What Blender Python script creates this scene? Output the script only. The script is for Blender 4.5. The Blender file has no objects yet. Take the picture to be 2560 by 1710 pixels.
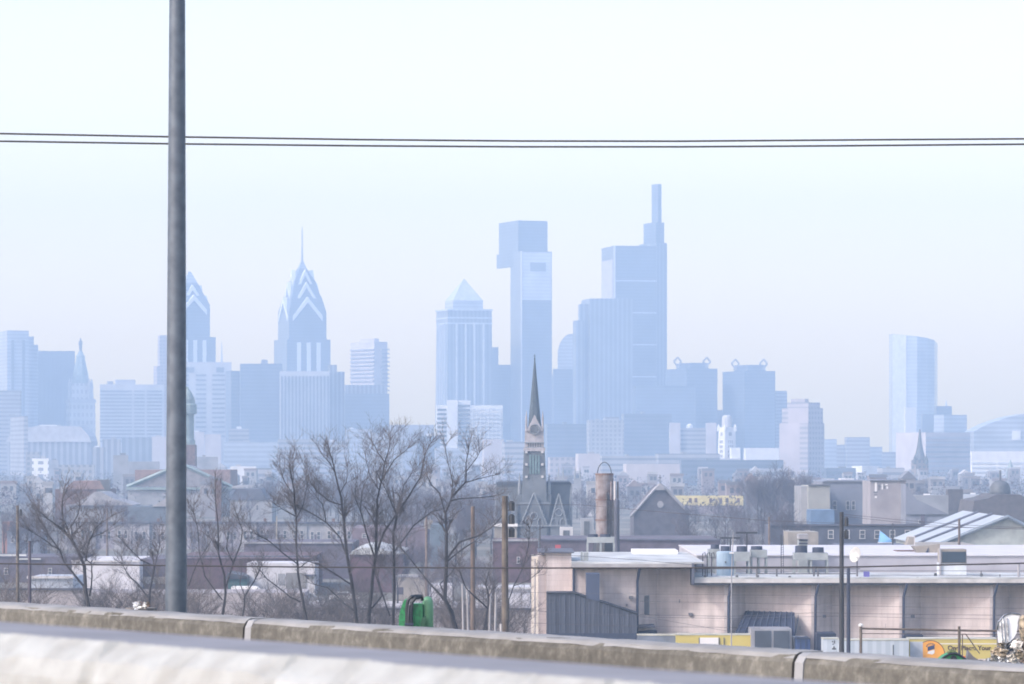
import bpy, math, random
from mathutils import Vector
C = bpy.context.scene
COL = C.collection
R = random.Random(7)

# ---------------------------------------------------------------- camera, sky, sun, exposure
F, CX, HY, ZC = 9500.0, 1280.0, 1130.0, 22.0      # focal length in photo pixels, centre column, horizon row, eye height
def W(px, py, D):
    return Vector(((px-CX)/F*D, D, ZC+(HY-py)/F*D))
def zz(py, D): return ZC+(HY-py)/F*D
def xx(px, D): return (px-CX)/F*D
cam = bpy.data.cameras.new('camera'); camo = bpy.data.objects.new('camera', cam); COL.objects.link(camo)
camo.location = (0, 0, ZC); camo.rotation_euler = (math.radians(90), 0, 0)
cam.sensor_width = 36; cam.lens = 36*F/2560; cam.shift_y = (HY-855)/2560
cam.clip_start = 0.5; cam.clip_end = 20000
cam.dof.use_dof = True; cam.dof.focus_distance = 420; cam.dof.aperture_fstop = 16
C.camera = camo
SUN_EL, SUN_AZ = math.radians(38), math.atan2(-0.84, -0.50)
w = bpy.data.worlds.new("World"); C.world = w; w.use_nodes = True
nt = w.node_tree; bg = nt.nodes['Background']
sky = nt.nodes.new('ShaderNodeTexSky'); sky.sky_type = 'NISHITA'; sky.sun_disc = False
sky.sun_elevation = SUN_EL; sky.sun_rotation = SUN_AZ
sky.air_density = 1.3; sky.dust_density = 2.7; sky.ozone_density = 1.0
tn = nt.nodes.new('ShaderNodeVectorMath'); tn.operation = 'MULTIPLY'; tn.inputs[1].default_value = (1.10, .97, .97)   # winter haze whitens the blue
nt.links.new(sky.outputs[0], tn.inputs[0]); 
tc = nt.nodes.new('ShaderNodeTexCoord'); sp_ = nt.nodes.new('ShaderNodeSeparateXYZ'); nt.links.new(tc.outputs['Generated'], sp_.inputs[0])
vr = nt.nodes.new('ShaderNodeValToRGB'); el = vr.color_ramp.elements      # bright haze veil low over the horizon
el[0].position = 0; el[0].color = (1, .5, .12, 1); el[1].position = .5; el[1].color = (0, 0, 0, 1)
for p_, f_ in ((.045, .82), (.08, .46), (.125, .08)): e_ = el.new(p_); e_.color = (f_, f_*.5, f_*.15, 1)
nt.links.new(sp_.outputs[2], vr.inputs[0])
va = nt.nodes.new('ShaderNodeVectorMath'); va.operation = 'MULTIPLY_ADD'; va.inputs[1].default_value = (2.8, 3.9, 4.0)
nt.links.new(vr.outputs[0], va.inputs[0]); nt.links.new(tn.outputs[0], va.inputs[2]); nt.links.new(va.outputs[0], bg.inputs[0]); bg.inputs[1].default_value = 0.15
ld = bpy.data.lights.new('sun', 'SUN'); ld.energy = 1.2; ld.angle = math.radians(8); ld.color = (1, .985, .96)
so = bpy.data.objects.new('sun', ld); COL.objects.link(so)
sd = Vector((math.sin(SUN_AZ)*math.cos(SUN_EL), math.cos(SUN_AZ)*math.cos(SUN_EL), math.sin(SUN_EL)))
so.rotation_euler = sd.to_track_quat('Z', 'Y').to_euler(); so.location = (0, 0, 60)
vs = C.view_settings; vs.view_transform = 'Standard'; vs.look = 'None'; vs.exposure = 1.28; vs.gamma = 1
C.cycles.max_bounces = 6; C.cycles.diffuse_bounces = 3; C.cycles.volume_bounces = 1
C.cycles.use_denoising = True
C.cycles.filter_width = 1.8

# ---------------------------------------------------------------- materials
MC = {}
def mat(name, col, rough=.8, var=.12, scale=.6, metal=0, bump=0, col2=None):
    if name in MC: return MC[name]
    m = bpy.data.materials.new(name); m.use_nodes = True; t = m.node_tree; b = t.nodes['Principled BSDF']
    b.inputs['Roughness'].default_value = rough; b.inputs['Metallic'].default_value = metal
    g = t.nodes.new('ShaderNodeNewGeometry'); n = t.nodes.new('ShaderNodeTexNoise')
    n.inputs['Scale'].default_value = scale; n.inputs['Detail'].default_value = 5
    t.links.new(g.outputs['Position'], n.inputs['Vector'])
    r = t.nodes.new('ShaderNodeValToRGB'); c2 = col2 or tuple(c*(1-var*2.2) for c in col)
    r.color_ramp.elements[0].position = .32; r.color_ramp.elements[0].color = (*c2, 1)
    r.color_ramp.elements[1].position = .66; r.color_ramp.elements[1].color = (*[min(1, c*(1+var)) for c in col], 1)
    t.links.new(n.outputs[0], r.inputs[0]); t.links.new(r.outputs[0], b.inputs['Base Color'])
    if bump:
        bp = t.nodes.new('ShaderNodeBump'); bp.inputs['Strength'].default_value = bump; bp.inputs['Distance'].default_value = .02
        t.links.new(n.outputs[0], bp.inputs['Height']); t.links.new(bp.outputs[0], b.inputs['Normal'])
    MC[name] = m; return m
def facade(name, wall, glass, fh=3.9, bw=3.0, hv='h', frac=.45, rough=.5):
    """wall with rows ('h'), columns ('v') or a grid ('g') of window glass, laid out in metres on the building"""
    if name in MC: return MC[name]
    m = bpy.data.materials.new(name); m.use_nodes = True; t = m.node_tree; b = t.nodes['Principled BSDF']
    b.inputs['Roughness'].default_value = rough
    N = t.nodes.new; L = t.links.new
    g = N('ShaderNodeNewGeometry'); s = N('ShaderNodeSeparateXYZ'); L(g.outputs['Position'], s.inputs[0])
    def mth(op, a, bb):
        k = N('ShaderNodeMath'); k.operation = op
        for i, v in enumerate((a, bb)):
            if hasattr(v, 'links'): L(v, k.inputs[i])
            else: k.inputs[i].default_value = v
        return k.outputs[0]
    zf = mth('LESS_THAN', mth('FRACT', mth('DIVIDE', s.outputs[2], fh), 0), frac)
    u = mth('ADD', s.outputs[0], mth('MULTIPLY', s.outputs[1], .83))
    uf = mth('LESS_THAN', mth('FRACT', mth('DIVIDE', u, bw), 0), .55)
    f = zf if hv == 'h' else uf if hv == 'v' else mth('MULTIPLY', zf, uf)
    n = N('ShaderNodeTexNoise'); n.inputs['Scale'].default_value = .05; L(g.outputs['Position'], n.inputs['Vector'])
    mr = N('ShaderNodeMapRange'); mr.inputs[1].default_value = .3; mr.inputs[2].default_value = .7
    mr.inputs[3].default_value = .8; mr.inputs[4].default_value = 1.12; L(n.outputs[0], mr.inputs[0])
    mx = N('ShaderNodeMix'); mx.data_type = 'RGBA'; L(f, mx.inputs[0])
    mx.inputs[6].default_value = (*wall, 1); mx.inputs[7].default_value = (*glass, 1)
    vm = N('ShaderNodeVectorMath'); vm.operation = 'SCALE'; L(mx.outputs[2], vm.inputs[0]); L(mr.outputs[0], vm.inputs['Scale'])
    L(vm.outputs[0], b.inputs['Base Color'])
    MC[name] = m; return m

# ---------------------------------------------------------------- mesh helpers
class MB:
    def __init__(s): s.v = []; s.f = []
    def add(s, vs_, fs):
        o = len(s.v); s.v += [tuple(v) for v in vs_]; s.f += [tuple(i+o for i in f) for f in fs]; return s
    def box(s, x0, x1, y0, y1, z0, z1):
        if x1 < x0: x0, x1 = x1, x0
        if z1 < z0: z0, z1 = z1, z0
        return s.prism([(x0, y0), (x1, y0), (x1, y1), (x0, y1)], z0, z1)
    def prism(s, poly, z0, z1):
        n = len(poly); zt = z1 if hasattr(z1, '__len__') else [z1]*n
        vs_ = [(p[0], p[1], z0) for p in poly]+[(p[0], p[1], zt[i]) for i, p in enumerate(poly)]
        return s.add(vs_, [tuple(range(n))[::-1], tuple(range(n, 2*n))]+[(i, (i+1) % n, n+(i+1) % n, n+i) for i in range(n)])
    def ext(s, prof, y0, y1):
        """outline in x-z (list of (x,z)) pushed from depth y0 to y1"""
        n = len(prof); vs_ = [(p[0], y0, p[1]) for p in prof]+[(p[0], y1, p[1]) for p in prof]
        return s.add(vs_, [tuple(range(n)), tuple(range(n, 2*n))[::-1]]+[(i, n+i, n+(i+1) % n, (i+1) % n) for i in range(n)])
    def frust(s, cx, cy, z0, z1, a0, b0, a1, b1, rot=0):
        c, q = math.cos(rot), math.sin(rot)
        def ring(a, b, z): return [(cx+u*a*c-v*b*q, cy+u*a*q+v*b*c, z) for u, v in ((-1, -1), (1, -1), (1, 1), (-1, 1))]
        return s.add(ring(a0, b0, z0)+ring(a1, b1, z1), [(3, 2, 1, 0), (4, 5, 6, 7)]+[(i, (i+1) % 4, 4+(i+1) % 4, 4+i) for i in range(4)])
    def lathe(s, cx, cy, prof, n=16, ph=0):
        vs_ = []; fs = []
        for r, z in prof:
            for i in range(n):
                a = 2*math.pi*i/n+ph; vs_.append((cx+r*math.cos(a), cy+r*math.sin(a), z))
        for k in range(len(prof)-1):
            for i in range(n): fs.append((k*n+i, k*n+(i+1) % n, (k+1)*n+(i+1) % n, (k+1)*n+i))
        fs.append(tuple(range(n))[::-1]); fs.append(tuple(range((len(prof)-1)*n, len(prof)*n)))
        return s.add(vs_, fs)
    def tube(s, pts, rad, n=6, cap=True):
        pts = [Vector(p) for p in pts]; vs_ = []; fs = []
        for i, p in enumerate(pts):
            d = (pts[min(i+1, len(pts)-1)]-pts[max(i-1, 0)]).normalized()
            up = Vector((0, 1, 0)) if abs(d.y) < .9 else Vector((1, 0, 0))
            a = d.cross(up).normalized(); b = d.cross(a); r = rad[i] if hasattr(rad, '__len__') else rad
            for k in range(n):
                t = 2*math.pi*k/n; vs_.append(p+a*(r*math.cos(t))+b*(r*math.sin(t)))
        for i in range(len(pts)-1):
            for k in range(n): fs.append((i*n+k, i*n+(k+1) % n, (i+1)*n+(k+1) % n, (i+1)*n+k))
        if cap: fs.append(tuple(range(n))[::-1]); fs.append(tuple(range((len(pts)-1)*n, len(pts)*n)))
        return s.add(vs_, fs)
    def build(s, name, m, parent=None, origin=None, smooth=False, kind=None):
        me = bpy.data.meshes.new(name)
        o = Vector(origin) if origin is not None else (Vector(parent['_o']) if parent is not None else Vector((0, 0, 0)))
        po = Vector(parent['_o']) if parent is not None else None
        me.from_pydata([(v[0]-o.x, v[1]-o.y, v[2]-o.z) for v in s.v], [], s.f); me.update()
        if m is not None: me.materials.append(m)
        if smooth:
            for p in me.polygons: p.use_smooth = True
        ob = bpy.data.objects.new(name, me); COL.objects.link(ob)
        ob.location = o-po if po is not None else o; ob['_o'] = tuple(o)
        if parent is not None: ob.parent = parent
        if kind: ob['kind'] = kind
        return ob
def thing(name, label, cat, loc, group=None):
    o = bpy.data.objects.new(name, None); COL.objects.link(o); o.location = loc; o['_o'] = tuple(loc)
    o.empty_display_size = .2; o['label'] = label; o['category'] = cat
    if group: o['group'] = group
    return o
def tag(o, label, cat, group=None, kind=None):
    o['label'] = label; o['category'] = cat
    if group: o['group'] = group
    if kind: o['kind'] = kind
    return o
def dup(root, loc, sc=1, rz=0, label=None, group=None):
    r = root.copy(); COL.objects.link(r); r.location = loc; r.scale = (sc, sc, sc); r.rotation_euler = (0, 0, rz)
    if label: r['label'] = label
    if group: r['group'] = group
    for ch in root.children:
        c = ch.copy(); COL.objects.link(c); c.parent = r
        for g in ch.children:
            d = g.copy(); COL.objects.link(d); d.parent = c
    return r

# rectangles given in photo pixels, turned into real boxes at their distance
def prect(mb, x0, x1, y0, y1, D, dep): return mb.box(xx(x0, D), xx(x1, D), D, D+dep, zz(y1, D), zz(y0, D))

# ================================================================= SETTING
G = MB()
for i in range(24):
    for j in range(20):
        x0 = -2400+i*200; y0 = -250+j*257
        G.add([(x0, y0, 0), (x0+200, y0, 0), (x0+200, y0+257, 0), (x0, y0+257, 0)], [(0, 1, 2, 3)])
G.build('ground', mat('ground_m', (.15, .14, .125), .95, .35, .02, col2=(.07, .075, .06)), kind='structure')
st = MB()
for (x0, x1, D0, D1) in ((-300, 300, 655, 664), (-300, 300, 465, 474), (-700, 700, 1010, 1019)):
    st.add([(x0, D0, .012), (x1, D0, .012), (x1, D1, .012), (x0, D1, .012)], [(0, 1, 2, 3)])
st.build('road', mat('asphalt', (.07, .07, .073), .9, .2, .3), kind='structure')
lot = MB(); lot.add([(-60, 476, .008), (90, 476, .008), (90, 560, .008), (-60, 560, .008)], [(0, 1, 2, 3)])
lot.build('pavement', mat('lot_m', (.48, .47, .48), .9, .25, .2), kind='structure')

# the highway deck the camera is on, and its far parapet
def bl(px):                # far parapet: point on its top front edge for a photo column
    y = 1513+(px/2560)*158
    D = 1.3*F/(y-HY); return Vector((xx(px, D), D))
A0, A1 = bl(0), bl(2560)
bdir = (A1-A0).normalized(); bn = Vector((bdir.y, -bdir.x))
if bn.y > 0: bn = -bn                                   # towards the camera
ZB = ZC-1.3; ZR = ZC-2.25
dk = MB(); p0 = A0-bdir*30-bn*.9; p1 = A0+bdir*60-bn*.9
dk.prism([(p0.x, p0.y), (p1.x, p1.y), (p1.x+bn.x*50, p1.y+bn.y*50), (p0.x+bn.x*50, p0.y+bn.y*50)][::-1], ZR-1.3, ZR)
deck = dk.build('road', mat('deck_m', (.3, .3, .31), .85, .1, 1.5), kind='structure')
for q in (-20, 8, 36):
    for e in (3, 16, 32):
        pc = A0+bdir*q+bn*e; MB().lathe(pc.x, pc.y, [(.9, .0), (.9, ZR-1.3)], 16).build('pier', mat('deck_m', None), deck, origin=(pc.x, pc.y, 0), smooth=False)

def conc_mat():
    m = bpy.data.materials.new('parapet_concrete'); m.use_nodes = True; t = m.node_tree; b = t.nodes['Principled BSDF']; N = t.nodes.new; L = t.links.new
    b.inputs['Roughness'].default_value = .9
    g = N('ShaderNodeNewGeometry'); mp = N('ShaderNodeMapping'); mp.inputs['Scale'].default_value = (5, 5, 4.2); L(g.outputs['Position'], mp.inputs[0])
    n = N('ShaderNodeTexNoise'); n.inputs['Scale'].default_value = 2.2; n.inputs['Detail'].default_value = 8; n.inputs['Roughness'].default_value = .65; L(mp.outputs[0], n.inputs['Vector'])
    r = N('ShaderNodeValToRGB'); e = r.color_ramp.elements
    e[0].position = .36; e[0].color = (.105, .106, .095, 1); e[1].position = .68; e[1].color = (.25, .25, .225, 1)
    k = e.new(.52); k.color = (.148, .148, .132, 1); L(n.outputs[0], r.inputs[0])
    n2 = N('ShaderNodeTexNoise'); n2.inputs['Scale'].default_value = .55; n2.inputs['Detail'].default_value = 3; L(g.outputs['Position'], n2.inputs['Vector'])
    mr = N('ShaderNodeMapRange'); mr.inputs[1].default_value = .35; mr.inputs[2].default_value = .65; mr.inputs[3].default_value = .50; mr.inputs[4].default_value = .82; L(n2.outputs[0], mr.inputs[0])
    vm = N('ShaderNodeVectorMath'); vm.operation = 'SCALE'; L(r.outputs[0], vm.inputs[0]); L(mr.outputs[0], vm.inputs['Scale']); L(vm.outputs[0], b.inputs['Base Color'])
    bp = N('ShaderNodeBump'); bp.inputs['Strength'].default_value = .5; bp.inputs['Distance'].default_value = .02; L(n.outputs[0], bp.inputs['Height']); L(bp.outputs[0], b.inputs['Normal'])
    return m
CONC = conc_mat()
par = thing('parapet', 'long mottled beige concrete parapet crossing below the skyline', 'parapet', (A0.x, A0.y, ZR))
def along(d, e, z): p = A0+bdir*d+bn*e; return (p.x, p.y, z)
def pr_seg(d0, d1, prof, mbx=None):
    m = mbx or MB(); n = len(prof); k = max(1, int((d1-d0)/.15)); vv = []
    for i in range(k+1):
        d = d0+(d1-d0)*i/k
        for j, (e, z) in enumerate(prof): vv.append(along(d, e+R.uniform(-.004, .004), z+R.uniform(-.004, .004)))
    fs = [(i*n+j, i*n+(j+1) % n, (i+1)*n+(j+1) % n, (i+1)*n+j) for i in range(k) for j in range(n)]
    m.add(vv, fs+[tuple(range(n)), tuple(range(k*n, k*n+n))[::-1]]); return m
sprof = [(0, ZR), (-.06, ZB-.06), (-.09, ZB-.012), (-.13, ZB), (-.33, ZB), (-.4, ZR)]
cap_p = [(-.075, ZB-.03), (-.09, ZB-.008), (-.13, ZB+.006), (-.33, ZB+.006), (-.335, ZB-.03)]
j1 = (bl(603)-A0).length; j2 = (bl(1980)-A0).length; gp = j2-j1
edges = [j1+gp*k for k in range(-5, 6)]
for k in range(len(edges)-1):
    pr_seg(edges[k]+.05, edges[k+1]-.065, sprof).build('panel', CONC, par)
    jj = [(e+.006, z+.004 if z > ZR else z) for e, z in sprof]
    pr_seg(edges[k]-.03, edges[k]+.05, jj).build('joint', mat('joint_m', (.25, .265, .28), .7, .08, 3), par)
capm = mat('cap_m', (.21, .22, .225), .85, .12, 2.5)
for k in range(len(edges)-1): pr_seg(edges[k]+.05, edges[k+1]-.065, cap_p).build('coping', capm, par)

# nearest barrier, with a chipped front edge
nb = MB()
front = [(-300, 1566), (0, 1590), (150, 1600), (330, 1613), (480, 1624), (640, 1634), (700, 1644), (760, 1650), (800, 1659), (845, 1672), (862, 1668), (905, 1663), (1000, 1662), (1130, 1664), (1176, 1668), (1192, 1678), (1272, 1688), (1425, 1702), (1560, 1712), (1700, 1722), (2100, 1752), (2800, 1806)]
def arr_y(px):
    for (a, ya), (b, yb) in zip(front, front[1:]):
        if a <= px <= b: return ya+(yb-ya)*(px-a)/(b-a)
    return front[-1][1]
HN = .30
def nearp(px, y):
    D = HN*F/(y-HY); return Vector((xx(px, D), D))
B0 = nearp(0, 1585); B1 = nearp(2560, 1785); nd = (B1-B0).normalized(); nn = Vector((nd.y, -nd.x))
if nn.y > 0: nn = -nn
zt = ZC-HN; vv = []; fs = []; K = 240
for i in range(K+1):
    px = -300+3100*i/K
    base = nearp(px, 1585+200*px/2560); y = arr_y(px)
    off = (y-(1585+200*px/2560))/F*6*1.0
    # chipping pulls the arris down and back
    ch = max(0, off)*2.3+max(0, math.sin(px*.021)*math.sin(px*.0083+1)*math.sin(px*.057)-.25)*.02
    p = base
    jit = R.uniform(-.0008, .0008)
    crk = .012 if min(abs(px-262), abs(px-702), abs(px-1500)) < 7 else 0
    row = [(p+nn*(-.225), zt), (p+nn*(-.012-ch*1.2+jit-crk*2), zt-jit), (p+nn*(.022-crk), zt-.026-ch+jit), (p+nn*.036-nn*crk, zt-.06), (p+nn*.09, zt-.55), (p+nn*.3, ZR), (p+nn*(-.5), ZR), (p+nn*(-.30), zt-.4)]
    vv += [(a.x, a.y, z) for a, z in row]
n = 8
for i in range(K):
    for j in range(n): fs.append((i*n+j, i*n+(j+1) % n, (i+1)*n+(j+1) % n, (i+1)*n+j))
fs += [tuple(range(n)), tuple(range(K*n, K*n+n))[::-1]]
nb.add(vv, fs)
nm = mat('near_face', (.30, .325, .325), .75, .07, 16.0, bump=.5, col2=(.24, .255, .25))
nbo = nb.build('barrier', nm, origin=(B0.x, B0.y, ZR))
nbo.data.materials.append(mat('near_top', (.19, .20, .225), .8, .08, 5))
for f in nbo.data.polygons:
    if f.normal.z > .93: f.material_index = 1
tag(nbo, 'pale concrete barrier with chipped top edge, blurred close to the camera', 'barrier')

# galvanised lamp column just behind the parapet
DP = 31.6
pole = thing('street_lamp', 'tall grey galvanised lamp column rising behind the parapet', 'street lamp', (xx(440, DP), DP, ZR))
galv = mat('galv', (.105, .135, .175), .5, .1, 9, metal=.35, col2=(.075, .10, .135))
def pz(y): return zz(y, DP)
pr = [(27.3, 1640), (27, 1530), (23.6, 760), (20, 0), (15.5, -1000)]
MB().tube([(xx(440+(1530-y)*.002, DP), DP, pz(y)) for _, y in pr], [a/F*DP for a, _ in pr], 24).build('pole', galv, pole, smooth=True)
zt2 = pz(-1000)
MB().tube([(xx(445, DP), DP, zt2), (xx(445, DP)-.2, DP-.8, zt2+.5), (xx(445, DP)-.5, DP-2.2, zt2+.7)], [.045, .04, .035], 10).build('arm', galv, pole, smooth=True)
MB().frust(xx(445, DP)-.55, DP-2.5, zt2+.62, zt2+.8, .14, .36, .09, .26).build('lamp_head', mat('lamp_h', (.3, .3, .31), .5), pole)
MB().lathe(xx(440, DP), DP, [(.22, ZR), (.22, ZR+.05), (.13, ZR+.12), (.1, ZR+.2)], 16).build('base_plate', galv, pole)

# overhead wires
wire_m = mat('wire_m', (.045, .043, .045), .6, .05)
def wire(pts, D, rpx, label, name='overhead_wire', group=None, m=None, dD=0):
    P = [W(x, y, D+dD*(x/2560)) for x, y in pts]
    Q = []
    for i in range(len(P)-1):
        for k in range(6):
            Q.append(P[i].lerp(P[i+1], k/6))
    Q.append(P[-1])
    mb = MB().tube(Q, rpx/F*D, 6); c = Q[0]
    o = mb.build(name, m or wire_m, origin=c); tag(o, label, 'wire', group); return o
wire([(-400, 331), (0, 334), (430, 342), (900, 349), (1300, 352.5), (1700, 353), (2100, 350), (2560, 347), (3000, 343)], 90, 2.3, 'upper of the two close wires crossing the sky', group='wires crossing the sky')
wire([(-400, 350), (0, 353), (430, 359.5), (900, 364.5), (1300, 367), (1700, 367), (2100, 364.5), (2560, 360.5), (3000, 355)], 91, 2.3, 'lower of the two close wires crossing the sky', group='wires crossing the sky')
wire([(-300, 1407), (0, 1409), (430, 1414), (800, 1418), (1250, 1420), (1600, 1420), (2100, 1418), (2560, 1408), (2900, 1403)], 150, 1.9, 'single dark wire running the full width above the low warehouses')

# ================================================================= SKYLINE
def tower(name, label, cat, x0, xc, x1, D, yt, m, yb=None, k=.3, group=None, mk=True, dep=None, root=None, z0=0, part='wall', ytr=None):
    """block whose near vertical corner is at column xc; left face x0..xc, right face xc..x1"""
    P = Vector((xx(xc, D), D)); wl = (xc-x0)/F*D; wr = (x1-xc)/F*D
    r = Vector((wr, wr*k)); l = Vector((-wl, (wl/k if k > .02 else wl*8)))
    if wl < .5: l = Vector((-k*(dep or wr*.7), (dep or wr*.7)))
    if l.y > 120: l = l*(120/l.y); l.x = -wl
    poly = [(P.x, P.y), (P.x+r.x, P.y+r.y), (P.x+r.x+l.x, P.y+r.y+l.y), (P.x+l.x, P.y+l.y)]
    z1 = zz(yt, D)
    if root is None: root = thing(name, label, cat, (P.x, P.y, 0), group)
    if mk: MB().prism(poly, z0, z1).build(part, m, root)
    root['_P'] = (P.x, P.y); root['_r'] = (r.x, r.y); root['_l'] = (l.x, l.y); root['_z'] = z1
    return root
def strip(root, face, u0, u1, z0, z1, m, name, t=.5):
    P = Vector(root['_P']); e = Vector(root['_r'] if face == 'r' else root['_l'])
    nrm = Vector((e.y, -e.x)).normalized()
    if nrm.y > 0 and face == 'r': nrm = -nrm
    if face == 'l' and nrm.x > 0: nrm = -nrm
    a = P+e*u0; b = P+e*u1; s = .03
    return MB().prism([(a.x-nrm.x*s, a.y-nrm.y*s), (b.x-nrm.x*s, b.y-nrm.y*s), (b.x+nrm.x*t, b.y+nrm.y*t), (a.x+nrm.x*t, a.y+nrm.y*t)], z0, z1).build(name, m, root)
def bands(root, face, u0, u1, ya, yb, n, D, m, fr=.5, name='window_band', t=.5):
    for i in range(n):
        y0 = ya+(yb-ya)*i/n; y1 = y0+(yb-ya)/n*fr
        strip(root, face, u0, u1, zz(y1, D), zz(y0, D), m, name, t)
def cols(root, face, n, ya, yb, D, m, fr=.4, name='pier', u0=0, u1=1, t=.7):
    for i in range(n):
        a = u0+(u1-u0)*(i+.5-fr/2)/n; b = u0+(u1-u0)*(i+.5+fr/2)/n
        strip(root, face, a, b, zz(yb, D), zz(ya, D), m, name, t)

gl_b = facade('glass_blue', (.13, .16, .21), (.09, .12, .16), 3.9, 3, 'h', .5, .3)
gl_l = facade('glass_light', (.40, .43, .48), (.26, .30, .35), 4.2, 3, 'h', .5, .3)
gl_v = facade('glass_vert', (.22, .25, .29), (.12, .15, .19), 3.9, 6, 'v', .5, .4)
st_g = facade('stone_grid', (.32, .32, .32), (.16, .17, .19), 4, 4.2, 'g', .55, .7)
st_p = facade('stone_pink', (.38, .34, .34), (.2, .2, .22), 4, 4.2, 'g', .5, .7)
st_h = facade('stone_bands', (.34, .34, .35), (.16, .17, .2), 4, 3, 'h', .45, .7)
st_v = facade('stone_piers', (.30, .31, .33), (.14, .15, .18), 4, 5.5, 'v', .5, .7)
dk_g = facade('dark_grid', (.20, .17, .15), (.08, .09, .11), 3.8, 3.6, 'g', .5, .6)
dk_p = mat('dark_glass', (.14, .17, .21), .3, .15, .03)
wht = mat('pale_stone', (.46, .455, .46), .75, .06, .1)
wh2 = mat('white_panel', (.68, .68, .68), .7, .04, .2)
pinkl = mat('pinkish_and_lit_panel', (.48, .44, .44), .7, .06, .1)  # pinkish walls' own tone, also paints sunlit glass on the tallest tower
slate = mat('slate', (.09, .10, .11), .7, .2, .6)
wgl = mat('window_glass', (.07, .085, .11), .25, .2, .4)
cop = mat('copper_green', (.22, .29, .29), .6, .15, .3)
steel = mat('pale_steel', (.52, .55, .59), .4, .08, .2)
midg = mat('mid_grey', (.26, .27, .29), .7, .12, .2)

# 1 glass tower at the left edge
t = tower('skyscraper', 'glass tower with stepped right shoulder at the left edge', 'skyscraper', -60, 18, 70, 4350, 826, gl_l)
tower('', '', '', 55, 70, 84, 4380, 841, gl_l, root=t); tower('', '', '', 80, 84, 95, 4390, 862, gl_l, root=t)
t['_P'] = (xx(18, 4350), 4350); wr = (52/F*4350); t['_r'] = (wr, wr*.3)
cols(t, 'r', 2, 850, 1080, 4350, gl_b, .25, 'glass_strip')
# 2 dark slab
t = tower('office_slab', 'plain dark slab tower between the glass tower and the statue-topped tower', 'office tower', 60, 95, 184, 4520, 877, dk_p)
cols(t, 'r', 9, 885, 1080, 4520, gl_b, .3, 'mullion', t=.3)
# 3 city hall tower
D = 4420; s = D/F
t = thing('clock_tower', 'tapering pale stone tower crowned by a bronze statue', 'tower', (xx(198, D), D, 0))
cxx = xx(198, D)
MB().frust(cxx, D+14, 0, zz(1005, D), 33*s, 33*s, 31*s, 31*s, .3).build('shaft', facade('hall_pale', (.58, .56, .54), (.34, .34, .35), 9, 6, 'g', .5, .7), t)
MB().frust(cxx, D+14, zz(1007, D), zz(998, D), 33.5*s, 33.5*s, 32.5*s, 32.5*s, .3).build('cornice', wht, t)
MB().frust(cxx, D+14, zz(998, D), zz(958, D), 28*s, 28*s, 26*s, 26*s, .3).build('belfry', facade('hall_pale', None, None), t)
for sx in (-1, 1):
    for sy in (-1, 1):
        MB().lathe(cxx+sx*25*s, D+14+sy*25*s, [(4*s, zz(1000, D)), (4*s, zz(962, D)), (.6*s, zz(945, D))], 8).build('turret', wht, t)
MB().lathe(cxx, D+14, [(23*s, zz(958, D)), (19*s, zz(930, D)), (13*s, zz(905, D)), (11*s, zz(893, D)), (12*s, zz(891, D)), (8*s, zz(884, D)), (4*s, zz(876, D))], 8, .39).build('dome', cop, t)
MB().lathe(cxx, D+13, [(3.4*s, zz(1000, D)), (3.4*s, zz(972, D)), (.2, zz(970, D))], 12).build('clock_face', dk_p, t)
MB().lathe(cxx, D+14, [(2.6*s, zz(877, D)), (3.6*s, zz(872, D)), (4.2*s, zz(864, D)), (5.4*s, zz(858, D)), (4.6*s, zz(852, D)), (2*s, zz(850, D)), (2.4*s, zz(847, D)), (.6*s, zz(843, D))], 10).build('statue', mat('bronze', (.1, .1, .1), .6), t)
# 4, 5 lower pale blocks
t = tower('office_block', 'pale low office block at the left edge below the glass tower', 'office building', -40, -30, 50, 3700, 976, st_h, k=.1)
D = 3500; s = D/F
t = thing('convention_hall', 'long pale hall with a mansard roof below the statue-topped tower', 'hall', (xx(130, D), D, 0))
MB().box(xx(18, D), xx(226, D), D, D+60, 0, zz(1103, D)).build('wall', st_v, t)
MB().ext([(xx(18, D), zz(1103, D)+.1), (xx(20, D), zz(1092, D)), (xx(52, D), zz(1072, D)), (xx(98, D), zz(1064, D)), (xx(200, D), zz(1066, D)), (xx(222, D), zz(1090, D)), (xx(226, D), zz(1103, D)+.1)], D+1, D+59).build('roof', mat('hall_roof', (.42, .41, .42), .8, .1, .2), t)
MB().box(xx(98, D), xx(142, D), D+2, D+30, zz(1066, D), zz(1062, D)).build('parapet', wh2, t)
MB().box(xx(16, D), xx(228, D), D-1, D+1.2, zz(1105, D), zz(1100, D)).build('cornice', wht, t)
# 6
t = tower('office_building', 'wide banded office building left of the lamp column', 'office building', 247, 250, 408, 4050, 961, wht, k=.12)
for (a, b, ya, n) in ((.0, .50, 976, 15), (.53, .70, 976, 15), (.73, .97, 976, 15)): bands(t, 'r', a, b, ya, 1110, n, 4050, dk_p, .45)
tower('', '', '', 286, 288, 337, 4060, 949, wht, root=t, part='penthouse', z0=zz(962, 4050))
tower('', '', '', 268, 269, 283, 4062, 953, midg, root=t, part='penthouse', z0=zz(962, 4050))
# 7 stepped tower behind lamp column
t = tower('residential_tower', 'stepped pinkish tower half hidden by the lamp column', 'tower', 380, 392, 470, 4200, 915, st_p)
tower('', '', '', 392, 400, 462, 4215, 838, st_p, root=t)
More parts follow.
